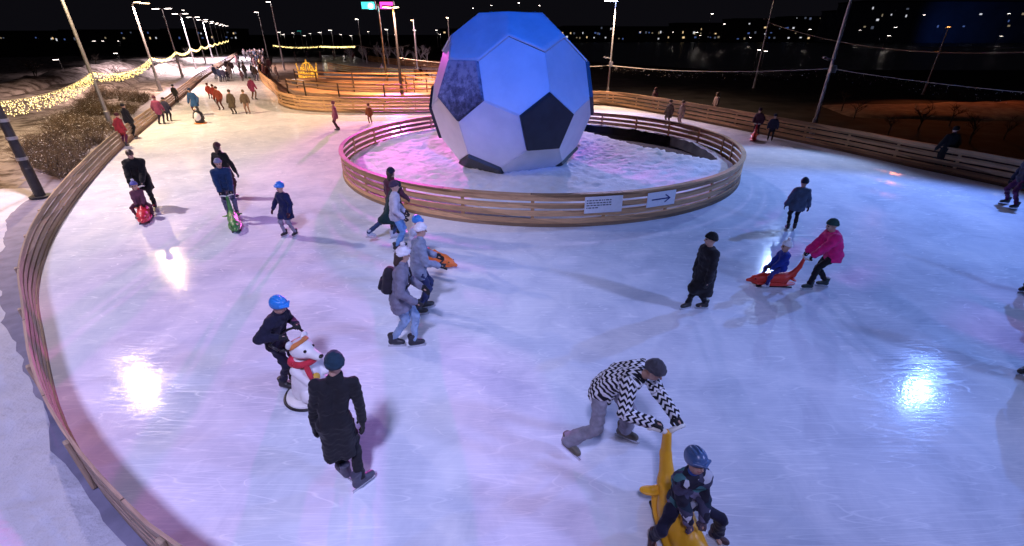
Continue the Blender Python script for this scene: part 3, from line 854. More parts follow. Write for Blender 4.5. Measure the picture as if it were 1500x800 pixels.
# ---- the giant football
def football():
    BR = 2.80; BC = gp(750, 138, 0, 16.9)
    BC.z = 2.46
    root = empty('giant_football', (BC.x, BC.y, 0)); tag(root, 'giant faceted football with dark pentagons and a snowy top inside the ring', 'giant ball')
    ph = (1+5**.5)/2
    ico = [Vector(v).normalized() for v in [(-1, ph, 0), (1, ph, 0), (-1, -ph, 0), (1, -ph, 0), (0, -1, ph), (0, 1, ph), (0, -1, -ph), (0, 1, -ph), (ph, 0, -1), (ph, 0, 1), (-ph, 0, -1), (-ph, 0, 1)]]
    el = min((a-b).length for i, a in enumerate(ico) for b in ico[:i])
    adj = {i: [j for j in range(12) if j != i and (ico[i]-ico[j]).length < el*1.05] for i in range(12)}
    # directions of two pentagons as seen in the photo
    def hit(u, v):
        x = (u-750)/FPX; yc = (400-v)/FPX; d = Vector((x, CP+yc*SP, -SP+yc*CP)).normalized(); o = Vector((0, 0, CH))-BC
        b = o.dot(d); c = o.dot(o)-(BR*.97)**2; D = b*b-c
        t = -b-math.sqrt(max(D, 0)); return (o+d*t).normalized()
    A, B = hit(799, 183), hit(675, 130)
    i0 = 0; j0 = adj[0][0]
    def frame(a, b):
        m = (a+b).normalized(); n = a.cross(b).normalized(); return Matrix((m, n, m.cross(n))).transposed()
    Rm = frame(A, B) @ frame(ico[i0], ico[j0]).transposed()
    V = [Rm @ v for v in ico]
    pts = {}
    for i in range(12):
        for j in adj[i]: pts[(i, j)] = (V[i]*2+V[j])/3
    sc = BR/pts[(0, adj[0][0])].length
    for k in pts: pts[k] = pts[k]*sc
    def order(ps, n):
        c = sum(ps, Vector())/len(ps); x = (ps[0]-c).normalized(); y = n.cross(x)
        return sorted(ps, key=lambda p: math.atan2((p-c).dot(y), (p-c).dot(x)))
    loc = Vector((0, 0, BC.z))
    WH, ntw, bw = nmat('white ball panel')
    v = coords(ntw); n = noise(ntw, v, 1.1, 5, .6); r = ramp(ntw, n, [(.3, (.62, .63, .66)), (.65, (.74, .74, .77))]); ntw.links.new(r.outputs[0], bw.inputs['Base Color']); bw.inputs['Roughness'].default_value = .55; bump(ntw, bw, noise(ntw, v, 40, 3), .08, .01)
    BK = plain('dark ball panel', (.018, .022, .028), .45, 0, 2, .3, .05)
    SB, nts, bs = nmat('dark panel with frozen snow'); v = coords(nts); n0 = noise(nts, v, 4.5, 6, .75); sxs = N(nts, 'ShaderNodeSeparateXYZ'); nts.links.new(v, sxs.inputs[0]); n = mth(nts, 'ADD', mth(nts, 'MULTIPLY', n0, .8), mth(nts, 'MULTIPLY', sxs.outputs[2], .16))
    k = ramp(nts, n, [(.36, (.04, .045, .08)), (.48, (.13, .14, .22)), (.60, (.34, .36, .46))]); nts.links.new(k.outputs[0], bs.inputs['Base Color']); bs.inputs['Roughness'].default_value = .8; bump(nts, bs, n, .8, .05)
    SEAM = plain('seam', (.10, .10, .13), .7)
    def panel(name, ps, n, proud, mat, gap):
        ps = order(ps, n); c = sum(ps, Vector())/len(ps); bm = bmesh.new()
        inn = [bm.verts.new(c+(p-c)*(1-gap)-n*.1) for p in ps]
        f = bm.faces.new(inn)
        e = bmesh.ops.extrude_face_region(bm, geom=[f]); tv = [g for g in e['geom'] if isinstance(g, bmesh.types.BMVert)]
        for q in tv: q.co += n*(.1+proud)
        bmesh.ops.recalc_face_normals(bm, faces=bm.faces[:])
        top = [ed for ed in bm.edges if all(q in tv for q in ed.verts)]
        bmesh.ops.bevel(bm, geom=top, offset=.02, segments=2, affect='EDGES')
        me = bpy.data.meshes.new(name); bm.to_mesh(me); bm.free(); me.materials.append(mat)
        return link(name, me, root, loc)
    for i in range(12):
        panel('pentagon_panel', [pts[(i, j)] for j in adj[i]], V[i], .10 if V[i].z < .6 else 0.0, SB if i == j0 else BK, .012)
    hexes = []
    for i in range(12):
        for j in adj[i]:
            for k in adj[j]:
                if i < j < k and k in adj[i]:
                    n = (V[i]+V[j]+V[k]).normalized(); ps = [pts[(a, b)] for a in (i, j, k) for b in (i, j, k) if a != b]
                    panel('hexagon_panel', ps, n, .0, WH, .012); hexes.append((n, ps))
    core = mesh('core', [], [])
    bm = bmesh.new()
    for p in pts.values(): bm.verts.new(p*.985)
    bmesh.ops.convex_hull(bm, input=bm.verts[:]); bm.to_mesh(core); bm.free(); core.materials.append(SEAM); link('core', core, root, loc)
    # snow lying on the upper panels
    bm = bmesh.new()
    hull = [p*1.02 for p in pts.values()]
    for p in hull: bm.verts.new(p)
    bmesh.ops.convex_hull(bm, input=bm.verts[:])
    bmesh.ops.triangulate(bm, faces=bm.faces[:])
    bmesh.ops.subdivide_edges(bm, edges=bm.edges[:], cuts=9, use_grid_fill=True)
    bm.normal_update(); dele = [f for f in bm.faces if f.normal.z < .6]
    for vtx in bm.verts: vtx.co += vtx.co.normalized()*(.0+.012*hsh(vtx.co.x*1.2, vtx.co.y*1.2))
    bm.normal_update()
    bmesh.ops.delete(bm, geom=dele, context='FACES')
    me = bpy.data.meshes.new('snow_cap'); bm.to_mesh(me); bm.free(); me.materials.append(SNOWB)
    for p in me.polygons: p.use_smooth = True
    o = link('snow_cap', me, root, loc); md = o.modifiers.new('thick', 'SOLIDIFY'); md.thickness = .05; md.offset = -1
    # wooden supports under the ball
    m = MB()
    for a in range(6): m.box((1.0*math.cos(a*PI/3), 1.0*math.sin(a*PI/3), .18), (.3, .3, .3))
    m.build('footing', DARKM, root)
    return BC, BR
BC, BR = football()

# ---- inner island: decks, ramps, crown
sheet('island_ground', [(-14.0, 32.1), (-5.3, 31.2), (4.5, 34.6), (6.8, 34.2), (6, 50), (-2, 70), (-20, 95), (-43, 90), (-28.8, 58), (-19.2, 40.7)], -.02, plain('brown slush', (.20, .13, .09), .8, 0, 1.5, .4, .6))
def deck(name, label, cx, cy, r, a0, a1, w, z, h, n=24):
    """curved low plank terrace with slatted front"""
    root = empty(name, (cx, cy, 0)); tag(root, label, 'wooden terrace')
    path = [Vector((r*math.cos(a), r*math.sin(a), 0)) for a in np.linspace(R(a0), R(a1), n)]
    sweep('walkway', path, z+h-.06, z+h, 0, w, WOOD, root)
    for k in range(3): sweep('front_board', path, z+.04+k*h*.3, z+.04+k*h*.3+h*.24, -.03, 0, WOODD, root)
    for k in range(2): sweep('rail', path, z+h+.35+k*.3, z+h+.45+k*.3, -.05, -.01, WOOD, root)
    for i in range(0, n, 4):
        m = MB(); m.box(path[i]*1.004+Vector((0, 0, (z+h+.75)/2)), (.09, .09, z+h+.75)); m.build('post', WOODD, root)
    return root
deck('curved_terrace', 'orange lit curved wooden ramp behind the back fence', -9.0, 47, 11.5, 215, 318, 1.6, 0, .55)
deck('curved_terrace', 'upper curved wooden ramp below the golden crown', -10.5, 52, 11.5, 218, 330, 1.8, 0, .95)
deck('curved_terrace', 'small curved wooden ramp beside the dark lamp pole', -1.0, 44, 8.5, 195, 262, 1.4, 0, .8)
deck('curved_terrace', 'straight looking wooden ramp partly hidden by the ball', 1.5, 52, 11.5, 200, 262, 1.6, 0, .7)
def crown():
    p = gp(453, 118, .25); root = empty('crown_figure', (p.x, p.y, 0)); tag(root, 'glowing golden crown light sculpture on a round dark plinth', 'light sculpture')
    G = emit('golden glow', (1, .55, .06), 1.3, True); ntg = G.node_tree; bg_ = ntg.nodes['Principled BSDF']
    vo = N(ntg, 'ShaderNodeTexVoronoi'); vo.inputs['Scale'].default_value = 7; ntg.links.new(coords(ntg), vo.inputs['Vector'])
    rg = ramp(ntg, vo.outputs['Distance'], [(.15, (3.2, 2.6, 1.6)), (.45, (.35, .3, .2))]); ntg.links.new(mixc(ntg, 0.0, rg.outputs[0], (0, 0, 0)), bg_.inputs['Emission Strength']); D = plain('plinth dark', (.05, .045, .04), .8)
    m = MB(); m.tube([(0, 0, 0), (0, 0, .45)], 2.3, 40); m.build('plinth', D, root)
    m = MB(); m.tube([(0, 0, .45), (0, 0, .49)], 2.25, 40); m.build('plinth_snow', SNOWB, root)
    m = MB()
    m.tube([(1.15*math.cos(a), 1.15*math.sin(a), .60) for a in np.linspace(0, 2*PI, 33)], .10, 8, False); m.tube([(1.2*math.cos(a), 1.2*math.sin(a), 1.05) for a in np.linspace(0, 2*PI, 33)], .07, 8, False)
    m.build('band', G, root)
    for k in range(8):
        a = 2*PI*k/8+.1; c, s_ = math.cos(a), math.sin(a); H = 2.15 if k % 2 == 0 else 1.75
        m = MB()
        for da in (-.28, 0, .28):
            m.tube([(1.18*math.cos(a+da), 1.18*math.sin(a+da), .62), (1.32*c, 1.32*s_, H)], .05, 6)
        m.tube([(1.32*c, 1.32*s_, H-.08), (1.32*c, 1.32*s_, H+.12)], [.12, .05], 8)
        m.build('spike', G, root)
    for k in range(3):
        m = MB(); a = k*PI/3
        m.tube([(1.1*math.cos(a)*math.cos(t), 1.1*math.sin(a)*math.cos(t), .7+1.6*math.sin(t)) for t in np.linspace(0, PI, 15)], .06, 6); m.build('arch', G, root)
    m = MB(); m.tube([(0, 0, 2.25), (0, 0, 2.4), (0, 0, 2.7)], [.16, .14, .02], 8); m.build('finial', G, root)
crown()
bpy.data.objects['crown_figure'].scale = (.74, .74, .84)

# ---- lamps and wires
GL = [(-14.7, 13.75), (-21.4, 25.3), (-31.2, 43.5), (-38.5, 58), (-45.5, 72), (-53, 87), (-60.5, 102), (-68, 117), (-76, 133), (-84, 149), (-92, 165), (-100, 181)]
for i, (x, y) in enumerate(GL):
    a = R(-30)
    if i == 0: pole_lamp(x, y, 7.4, 'thick dark lamp post with pale bands beside the left fence', WARM, r=.125, heads=((a, 1), (a+PI, 1)), dark=True, bands=True, bs=1.08)
    elif i == 1: pole_lamp(x, y, 8.0, 'tall grey lamp pole beside the garland on the upper left', WARM, r=.09, heads=((a, 1), (a+PI, 1)))
    elif i == 2: pole_lamp(x, y, 6.8, 'grey lamp pole with two warm lamp heads left of the far lane', WARM, r=.11, heads=((a, 1), (R(60), 1)), hs=1.3, arm=.6)
    else: pole_lamp(x, y, 7.0, 'slim lamp pole in the receding row beside the left lane', FARL, r=.1, heads=((R(-20), 1), (R(160), 1)), group='lamps in the receding left row', hs=1.5)
    if i < len(GL)-1:
        x2, y2 = GL[i+1]; zz = 2.75
        lab = ['glowing yellow icicle garland hanging nearest above the bushes', 'glowing yellow icicle garland between the second and third left poles', 'glowing yellow garland along the far left lane'][min(i, 2)]
        garland((x, y, zz+.05), (x2, y2, zz-.1 if i == 1 else zz), .45 if i else .25, lab, True, .42 if i < 2 else .22, (760, 620, 300, 340, 300, 260, 200, 180, 150, 140, 140, 0)[i], 'garlands along the left lane' if i > 1 else None, .013 if i < 1 else .019 if i < 2 else .032, .012, i)
garland((-14.7, 13.75, 2.8), (-12, 5, 3.1), .3, 'glowing yellow garland leaving the photo at the left edge', True, .35, 330, None, .013, .012, 77)
# poles at the back and right
pole_lamp(7.25, 37, 6.55, 'thin lamp pole with a bluish white floodlight right of the ball', COOL, r=.07, heads=((R(250), 1), (R(200), 1)), arm=.1, box=(2.55,), hs=1.4)
pole_lamp(14.6, 22.9, 7.2, 'tall grey pole with junction box standing behind the right fence', WHITE, r=.085, heads=((R(235), 1),), box=(3.1,))
pole_lamp(17.6, 14.9, 8.9, 'grey lamp pole outside the right edge of the photo', WHITE, r=.085, heads=((R(200), 1),))
pole_lamp(-8.1, 36, 6.1, 'dark pole with two warm white lamps on the wooden ramps', WARM, r=.10, heads=((R(300), 1), (R(240), 1)), arm=.25, dark=True, hs=1.2)
px = gp(553, 0, 0, 52)
o = pole_lamp(px.x, 52, 7.1, 'pale pole carrying coloured cyan and magenta stage lights', MAG, r=.09, heads=((R(-8), 1),), arm=.3, hs=1.5)
for sx, mt, nm in ((-1, CYAN, 'cyan_lamp'), (1, MAG, 'magenta_lamp')):
    m = MB(); m.box((sx*.9, -.1, 7.0), (1.4, .5, .7), None, .05); h_ = m.build(nm, DARKM, o); m = MB(); m.box((sx*.9, -.37, 6.98), (1.25, .02, .58)); m.build('lens', mt, h_)
Wz = 2.5
garland((-8.1, 36, 3.0), (7.25, 37, 2.45), .35, 'grey unlit garland wire stretched behind the ball', False, .25, 60, None, .02, .015, 21)
garland((7.25, 37, 2.45), (14.6, 22.9, 3.1), .25, 'grey unlit garland wire between the two right poles', False, .4, 160, None, .014, .014, 22)
garland((14.6, 22.9, 3.1), (19.5, 14.0, 2.7), .15, 'grey unlit icicle garland leaving toward the right edge', False, .4, 160, None, .012, .012, 23)
w = gp(1126, 33, 0, 46); garland((w.x, 46, w.z), (33, 30, 3.7), 1.0, 'long grey wire sagging over the dark ground on the right', False, 0, 0, None, .02, .03, 24)
pole_lamp(w.x, 46, 7.2, 'distant pole with a warm lamp above the dark right bank', WARM, r=.08, heads=((R(200), 1),), box=(w.z-.2,))
pole_lamp(33.2, 30, 4.6, 'grey pole holding the wire outside the right edge', WHITE, r=.08, heads=((R(200), 1),))
pole_lamp(34.5, 41, 5.0, 'low lamp pole with an orange lamp on the dark right bank', ORNG, r=.06, heads=((R(230), 1),), hs=1.0)
# more lamps in the distance: photo spot of the lamp, distance
for u, v, D, mt, lab in ((396, 3, 70, FARL, 'tall distant lamp pole with twin heads beyond the far lane'), (378, 18, 90, FARL, 'distant lamp pole with one white lamp left of the far lane'), (440, 45, 140, CYAN, 'distant pole with a strong cyan light over the far crowd'), (656, 26, 75, WARM, 'distant lamp pole just left of the ball top'),
                  (608, 44, 95, FARL, 'distant lamp pole left of the ball beside the water'), (567, 43, 120, FARL, 'distant lamp beyond the coloured stage light pole'), (485, 44, 120, FARL, 'distant lamp between the crown and the stage light pole'), (470, 47, 160, FARL, 'faint distant lamp above the golden crown'), (524, 28, 110, FARL, 'distant lamp left of the coloured stage light pole'), (605, 30, 60, WARM, 'distant warm lamp right of the dark ramp pole')):
    p = gp(u, v, 0, D); pole_lamp(p.x, D, max(p.z, 3.5), lab, mt, r=.09, heads=((R(-90), 1),), arm=.2, hs=1.9*D/100)
for u, v in ((430, 48), (416, 50), (455, 49), (500, 50), (540, 46), (580, 50), (640, 44), (645, 50), (410, 47), (447, 52), (515, 52)):
    D = random.uniform(190, 300); p = gp(u, v, 0, D); pole_lamp(p.x, D, max(3, p.z), 'tiny lamp among the lights on the far horizon', FARL, r=.12, heads=((R(-90), 1),), arm=.2, hs=3.0, group='lamps on the far horizon')
garland(gp(400, 66, 0, 110), gp(470, 67, 0, 110), .3, 'glowing garland above the distant crowd', True, .2, 150, None, .05, .03, 31)
garland(gp(470, 67, 0, 110), gp(520, 67, 0, 100), .1, 'bright straight garland right of the distant crowd', True, .2, 260, None, .06, .04, 32)
garland(gp(520, 66, 0, 100), gp(600, 66, 0, 95), .6, 'dim wire garland behind the stage light pole', False, .2, 60, None, .04, .03, 33)

# ---- second lane beyond the ramps, frosted trees, bank
sheet('far_ice', [(-22, 58), (-4, 55), (6, 56), (6, 66), (-4, 70), (-26, 92), (-40, 125), (-46, 122)], .0, ICE)
fence('rink_fence', [(-26.5, 72), (-20, 63), (-12, 57.5), (-4, 54.7), (6, 54)], 'distant plank fence along the second ice lane', rails=RAIL5, side=1, post_gap=2.5, step=.8)
fence('rink_fence', [(-27, 95), (-17, 80), (-4, 72), (6, 70)], 'farthest plank fence behind the second ice lane', rails=RAIL5, side=-1, post_gap=3, step=1)
def bare_tree(x, y, h, label, mat, seed, group=None, frost=False, name='tree', spread=1.0, z=-.3):
    root = empty(name, (x, y, z)); tag(root, label, 'tree' if name == 'tree' else 'shrub', group); r = random.Random(seed)
    tr = MB(); cr = MB()
    def grow(mb, p, d, L, rad, dep):
        q = p+d*L*.5+Vector((r.uniform(-.05, .05), r.uniform(-.05, .05), 0))*L; e = p+d*L
        (tr if dep == 0 else cr).tube([p, q, e], [rad, rad*.85, rad*.65], 6 if dep < 2 else 4)
        if dep < 4:
            for k in range(3 if dep else 5):
                a = r.uniform(0, 2*PI); nd = (d+Vector((math.cos(a), math.sin(a), r.uniform(-.1, .5)))*r.uniform(.45, .9)*spread).normalized()
                grow(cr, p.lerp(e, r.uniform(.45, 1)), nd, L*r.uniform(.5, .75), rad*.55, dep+1)
    grow(tr, Vector((0, 0, 0)), Vector((0, 0, 1)), h*.42, h*.022, 0)
    tr.build('trunk', mat, root); cr.build('crown', mat, root); return root
BARK = plain('dark bark', (.03, .025, .022), .9); FROST = plain('frosted bark', (.35, .38, .45), .9)
for k in range(11):
    u = 505+k*11.5; D = 92-k*1.2; p = gp(u, 0, 0, D); bare_tree(p.x, D+random.uniform(-2, 2), random.uniform(2.8, 3.8), 'frosted white young tree in the row behind the second ice lane', FROST, 50+k, 'frosted trees behind the second lane', z=0)

# ---- left bushes
def undergrowth():
    r = random.Random(5); vs, fs, mi = [], [], []
    for k in range(7500):
        t = r.random(); c = Vector((-14.6, 15.0, 0)).lerp(Vector((-27.5, 38, 0)), t); s_ = Vector((-.82, .57, 0)); w = 3.6+4.5*t
        p = c+s_*r.uniform(.0, w*1.4)+Vector((-.9, .4, 0))
        den = hsh(p.x*.55, p.y*.55)+.25*hsh(p.x*2, p.y*2)
        if den < -.15+r.uniform(-.25, .25): continue
        h = r.uniform(.25, .85)*(.75+.5*max(0, den))
        for st in range(3):
            d = Vector((r.uniform(-.9, .9), r.uniform(-.9, .9), r.uniform(.5, 1)))*h; q = Vector((r.uniform(-1, 1), r.uniform(-1, 1), 0)).normalized()*r.uniform(.006, .014)
            b = len(vs); m1 = p+d*.55+Vector((r.uniform(-.08, .08), r.uniform(-.08, .08), 0)); vs += [p-q, p+q, m1+q*.7, m1-q*.7, p+d]; fs += [(b, b+1, b+2, b+3), (b+3, b+2, b+4)]; mi += [0, 0]
            for j in range(3):
                c2 = p+d*r.uniform(.35, 1); e = Vector((r.uniform(-1, 1), r.uniform(-1, 1), r.uniform(-.3, .8)))*.13; b = len(vs)
                vs += [c2-q*.6, c2+q*.6, c2+e]; fs.append((b, b+1, b+2)); mi.append(0)
                f = Vector((r.uniform(-1, 1), r.uniform(-1, 1), r.uniform(-.6, .6)))*.045; g = Vector((r.uniform(-1, 1), r.uniform(-1, 1), .2))*.014
                b = len(vs); vs += [c2+e-f, c2+e+g, c2+e+f, c2+e-g]; fs.append((b, b+1, b+2, b+3)); mi.append(1 if r.random() < .10 else 0)
    m = plain('dry twigs', (.085, .06, .04), .9, 0, 3, .6, 0)
    o = link('undergrowth', mesh('undergrowth', [v+Vector((0, 0, .05)) for v in vs], fs, [m, SNOWB], False, mi)); tag(o, 'brown leafless undergrowth poking out of snow left of the fence', 'undergrowth', kind='stuff')
undergrowth()
def bank(name, label, pts, w, h, mat=SNOWD, z0=-.12):
    path = smooth_path(pts, .8); vs, fs = [], []; n = 8
    for i, p in enumerate(path):
        t = (path[min(i+1, len(path)-1)]-path[max(i-1, 0)]).normalized(); s_ = Vector((-t.y, t.x, 0)); e = math.sin(PI*i/(len(path)-1))**.4
        for k in range(n+1):
            a = PI*k/n; q = p-s_*math.cos(a)*w/2*(1+.15*hsh(p.x*.8, p.y*.8)); vs.append((q.x, q.y, z0+e*h*math.sin(a)*(1+.3*hsh(p.x*.5+k, p.y*.6))))
    for i in range(len(path)-1):
        for k in range(n): a = i*(n+1)+k; fs.append((a, a+1, a+n+2, a+n+1))
    o = link(name, mesh(name, vs, fs, [mat], True)); tag(o, kind='structure'); return o
bank('snow_ridge', '', [(-34, 34), (-40, 50), (-50, 72), (-66, 104)], 3.0, .8)
bank('snow_ridge', '', [(-44, 40), (-52, 60), (-66, 90)], 4.0, 1.0)
for k, (x, y) in enumerate(((-45, 62), (-52, 78), (-38, 48), (-60, 95), (-70, 110), (-58, 70), (-48, 50))):
    bare_tree(x, y, random.uniform(2.2, 4), 'low leafless bush on the dark snow behind the left garland', BARK, 200+k, 'bushes behind the left garland', name='shrub', spread=1.5, z=-.1)
# ---- right bank: river, bushes, buildings
sheet('river', [(30, 75), (900, 60), (900, 330), (-40, 330), (-20, 150)], -.25, WATER)
for k, (u, v) in enumerate(((1250, 175), (1300, 200), (1345, 190), (1420, 210), (1470, 205), (1232, 165), (1390, 185))):
    p = gp(u, v, -.3); bare_tree(p.x, p.y, random.uniform(1.2, 2.2), 'dark leafless bush on the unlit bank behind the right fence', BARK, 300+k, 'bushes on the right bank', name='shrub', spread=1.5)
bank('orange_lit_bank', '', [(22.5, 34), (28, 33), (35, 33.5), (44, 36)], 6.5, .55, plain('brown bank', (.16, .10, .07), .9, 0, 1.5, .5, .8), -.36)
def building(x, y, w, d, h, label, cols, seed, wm, group='buildings across the river', nwin=8, wz=None):
    root = empty('building', (x, y, -.3)); tag(root, label, 'building', group); r = random.Random(seed)
    WLL = plain('far wall %d' % cols, ((.06, .06, .07), (.10, .09, .09), (.16, .18, .24))[cols], .9, 0, .1, .2, .1)
    m = MB(); m.box((0, 0, h/2), (w, d, h)); m.build('wall', WLL, root)
    m = MB(); m.box((0, 0, h+.35), (w+.8, d+.8, .7)); m.build('roof', DARKM, root)
    ws = w/14
    for k in range(nwin):
        cx = (r.randrange(12)-5.5)*w/12.5; cz = 1.5+r.randrange(max(1, int(h/3.2)))*3.2+r.uniform(.2, 1.4); cx += r.uniform(-.5, .5)*w/14
        m = MB(); m.box((cx, -d/2-.03, cz), (min(1.6, ws)*r.uniform(.4, 1), .06, 1.5*r.uniform(.4, 1))); m.build('window', wm[r.randrange(len(wm))], root)
LW = [emit('lit window warm', (1, .7, .35), .9), emit('lit window white', (.9, .92, 1), .7), emit('lit window dim', (1, .8, .5), .22), emit('lit window faint', (.6, .7, 1), .10), emit('lit window blue', (.2, .35, 1), .25)]
labs = ['dark distant block with few lit windows right of the ball', 'low dark distant block across the river', 'dark distant block behind the warm lamp pole', 'broad distant block with scattered lights near the right pole']
for i, (u, D, w, h) in enumerate(((960, 380, 60, 9), (1030, 420, 50, 12), (1110, 380, 45, 14), (1190, 400, 50, 16), (1235, 350, 22, 18))):
    p = gp(u, 40, 0, D); building(p.x, D, w, 20, h, ['dark distant block just right of the ball', 'second dark distant block right of the ball', 'dark distant block behind the warm lamp pole', 'distant block with scattered lights left of the tall right pole', 'narrow distant block with blue lit front'][i], 1 if i < 4 else 2, 400+i, LW, nwin=16)
p = gp(1400, 20, 0, 330); building(p.x, 330, 135, 25, 22, 'long distant building with a blue floodlit front at the top right', 2, 420, LW[1:], nwin=22)
BB = p
for i, (u, D, w, h) in enumerate(((60, 330, 60, 6), (170, 380, 70, 7), (300, 420, 60, 8), (700, 420, 60, 8), (800, 400, 60, 9), (860, 420, 40, 10))):
    p = gp(u, 40, 0, D); building(p.x, D, w, 18, h, ['low dark building at the far left horizon', 'low dark building behind the left lamp poles', 'low dark building behind the receding lamp row', 'dark distant block behind the left of the ball', 'dark distant block hidden behind the ball top', 'dark distant block at the right shoulder of the ball'][i], 0, 440+i, LW, 'buildings on the far bank', nwin=12)
# footbridge far right
def bridge():
    p = gp(1445, 68, 0, 170); root = empty('footbridge', (p.x, 170, 0)); tag(root, 'low distant footbridge with pale railings at the right edge', 'bridge'); z = p.z-.4
    m = MB(); m.box((10, 0, z), (62, 3, .35)); m.build('deck', plain('bridge concrete', (.3, .3, .36), .8), root)
    m = MB(); m.box((10, -1.4, z+1.1), (62, .12, .12)); m.build('handrail', GALV, root)
    for k in range(14): m = MB(); m.box((-20+k*4.6, -1.4, z+.62), (.12, .1, .85)); m.build('baluster', GALV, root)
    for k in range(4): m = MB(); m.box((-16+k*17, 0, z/2-.2), (1.2, 2, z-.2)); m.build('pier', plain('bridge concrete', (.3, .3, .36), .8), root)
bridge()
for k, (u, v, mt) in enumerate(((1110, 73, FARL), (1120, 75, FARL), (1185, 43, FARL), (1258, 44, FARL), (1300, 52, FARL), (1385, 40, ORNG), (1476, 20, FARL), (1020, 47, FARL), (1025, 52, FARL), (1042, 20, FARL), (1098, 55, FARL), (1465, 53, FARL), (1310, 40, FARL), (1352, 22, FARL), (1060, 35, FARL), (985, 47, FARL), (86, 87, FARL), (172, 78, FARL), (140, 60, FARL), (152, 60, FARL), (175, 60, FARL), (270, 15, FARL), (720, 8, FARL), (760, 4, FARL), (790, 8, FARL), (693, 12, FARL))):
    D = {73: 70, 75: 72, 87: 60, 78: 75}.get(v, random.uniform(150, 260)); p = gp(u, v, 0, D)
    pole_lamp(p.x, D, max(p.z, .8), 'small far lamp dotted across the dark background' if mt is FARL else 'distant orange street lamp across the river at the upper right', mt, r=.05, heads=((R(-90), 1),), arm=.1, hs=1.1 if D < 100 else 2.2, group='small far lamps' if mt is FARL else None, dark=True)

# ================================================================== PEOPLE
def chevron():
    m, nt, b = nmat('zigzag print'); at = N(nt, 'ShaderNodeAttribute', attribute_name='cuv'); sx = N(nt, 'ShaderNodeSeparateXYZ'); nt.links.new(at.outputs['Vector'], sx.inputs[0])
    tri = mth(nt, 'PINGPONG', sx.outputs[0], .03)
    ns = N(nt, 'ShaderNodeTexWhiteNoise', noise_dimensions='1D'); nt.links.new(mth(nt, 'FLOOR', mth(nt, 'DIVIDE', sx.outputs[0], .14)), ns.inputs['W'])
    v = mth(nt, 'ADD', mth(nt, 'ADD', sx.outputs[1], mth(nt, 'MULTIPLY', tri, 1.1)), mth(nt, 'MULTIPLY', ns.outputs[0], .04))
    fr = mth(nt, 'FRACT', mth(nt, 'DIVIDE', v, .066)); k = mth(nt, 'GREATER_THAN', fr, .5)
    nt.links.new(mixc(nt, k, (.012, .012, .018), (.72, .74, .78)), b.inputs['Base Color']); b.inputs['Roughness'].default_value = .75; b.inputs['Specular IOR Level'].default_value = .2
    bump(nt, b, noise(nt, coords(nt), 12, 3), .4, .02); return m
def patchy():
    m, nt, b = nmat('patchwork print'); vo = N(nt, 'ShaderNodeTexVoronoi', distance='MANHATTAN'); vo.inputs['Scale'].default_value = 9; nt.links.new(coords(nt, (1, 1, 1.4)), vo.inputs['Vector'])
    sx = N(nt, 'ShaderNodeSeparateColor'); nt.links.new(vo.outputs['Color'], sx.inputs[0])
    r = ramp(nt, sx.outputs[0], [(0, (.015, .015, .028)), (.42, (.05, .05, .09)), (.6, (.015, .03, .05)), (.72, (.05, .16, .17)), (.82, (.5, .52, .58)), (.93, (.14, .13, .2))], 'CONSTANT')
    nt.links.new(r.outputs[0], b.inputs['Base Color']); b.inputs['Roughness'].default_value = .7; b.inputs['Specular IOR Level'].default_value = .25
    bump(nt, b, noise(nt, coords(nt), 14, 3), .4, .02); return m
CHEV, PATCH = chevron(), patchy()
BLK = (.012, .012, .016); NAVY = (.012, .02, .06); DGRY = (.05, .05, .06)
ground = lambda u, v: gp(u, v)
def height(u, vf, vt): p = gp(u, vf); return hgt(p.y, vt)

# A  pusher in zigzag jacket, boy astride the yellow dolphin
SA = 276
sled = Vector((1.655, 2.86, 0)); sdir = Vector((math.cos(R(SA)), math.sin(R(SA)), 0)); sr = Vector((sdir.y, -sdir.x, 0))
dolphin(sled, SA, (.72, .36, .015), 'yellow dolphin shaped skating aid with a boy astride it', 1.0)
def handle_pt(base, face, sx, size=1.0, x=.15):
    d = Vector((math.cos(R(face)), math.sin(R(face)), 0)); r_ = Vector((d.y, -d.x, 0)); return base+(d*-.585+r_*sx*x)*size+Vector((0, 0, .915*size))
hl, hr = handle_pt(sled, SA, -1), handle_pt(sled, SA, 1)
person((1.08, 4.02), 322, 1.80, 'man in black and white zigzag jacket bending to push the yellow dolphin', BLK, (.24, .24, .29), 'beanie', (.06, .06, .075), boots=(.10, .085, .06), lean=1.02, pz=.93, poff=(0, -.02),
       feet_w=((1.40, 4.12), (.68, 3.90)), fyaw=(.15, -.2), lift=(.0, .04), hands_w=(hl, hr), grip=True, coat=.12, head=(0, .05), lod=2, jmat=CHEV, cuv=True, puff=.026, wide=.035, collar=False)
person((sled.x+sdir.x*.0, sled.y+sdir.y*.0, 0), SA+4, 1.36, 'boy in patchwork jacket and blue helmet sitting astride the yellow dolphin', NAVY, (.012, .012, .03), 'helmet', (.06, .12, .26), boots=(.05, .02, .025), gloves=(.10, .07, .09),
       lean=.10, pz=.54, poff=(0, -.03), feet_w=((2.03, 2.82), (1.385, 2.78)), fyaw=(.75, -.55), kneeout=.9, hands=((-.08, .32, .60), (.08, .32, .60)), grip=True, head=(.05, -.22), lod=2, jmat=PATCH, scarf=(.03, .07, .25), puff=.022, wide=.012, hair=None)
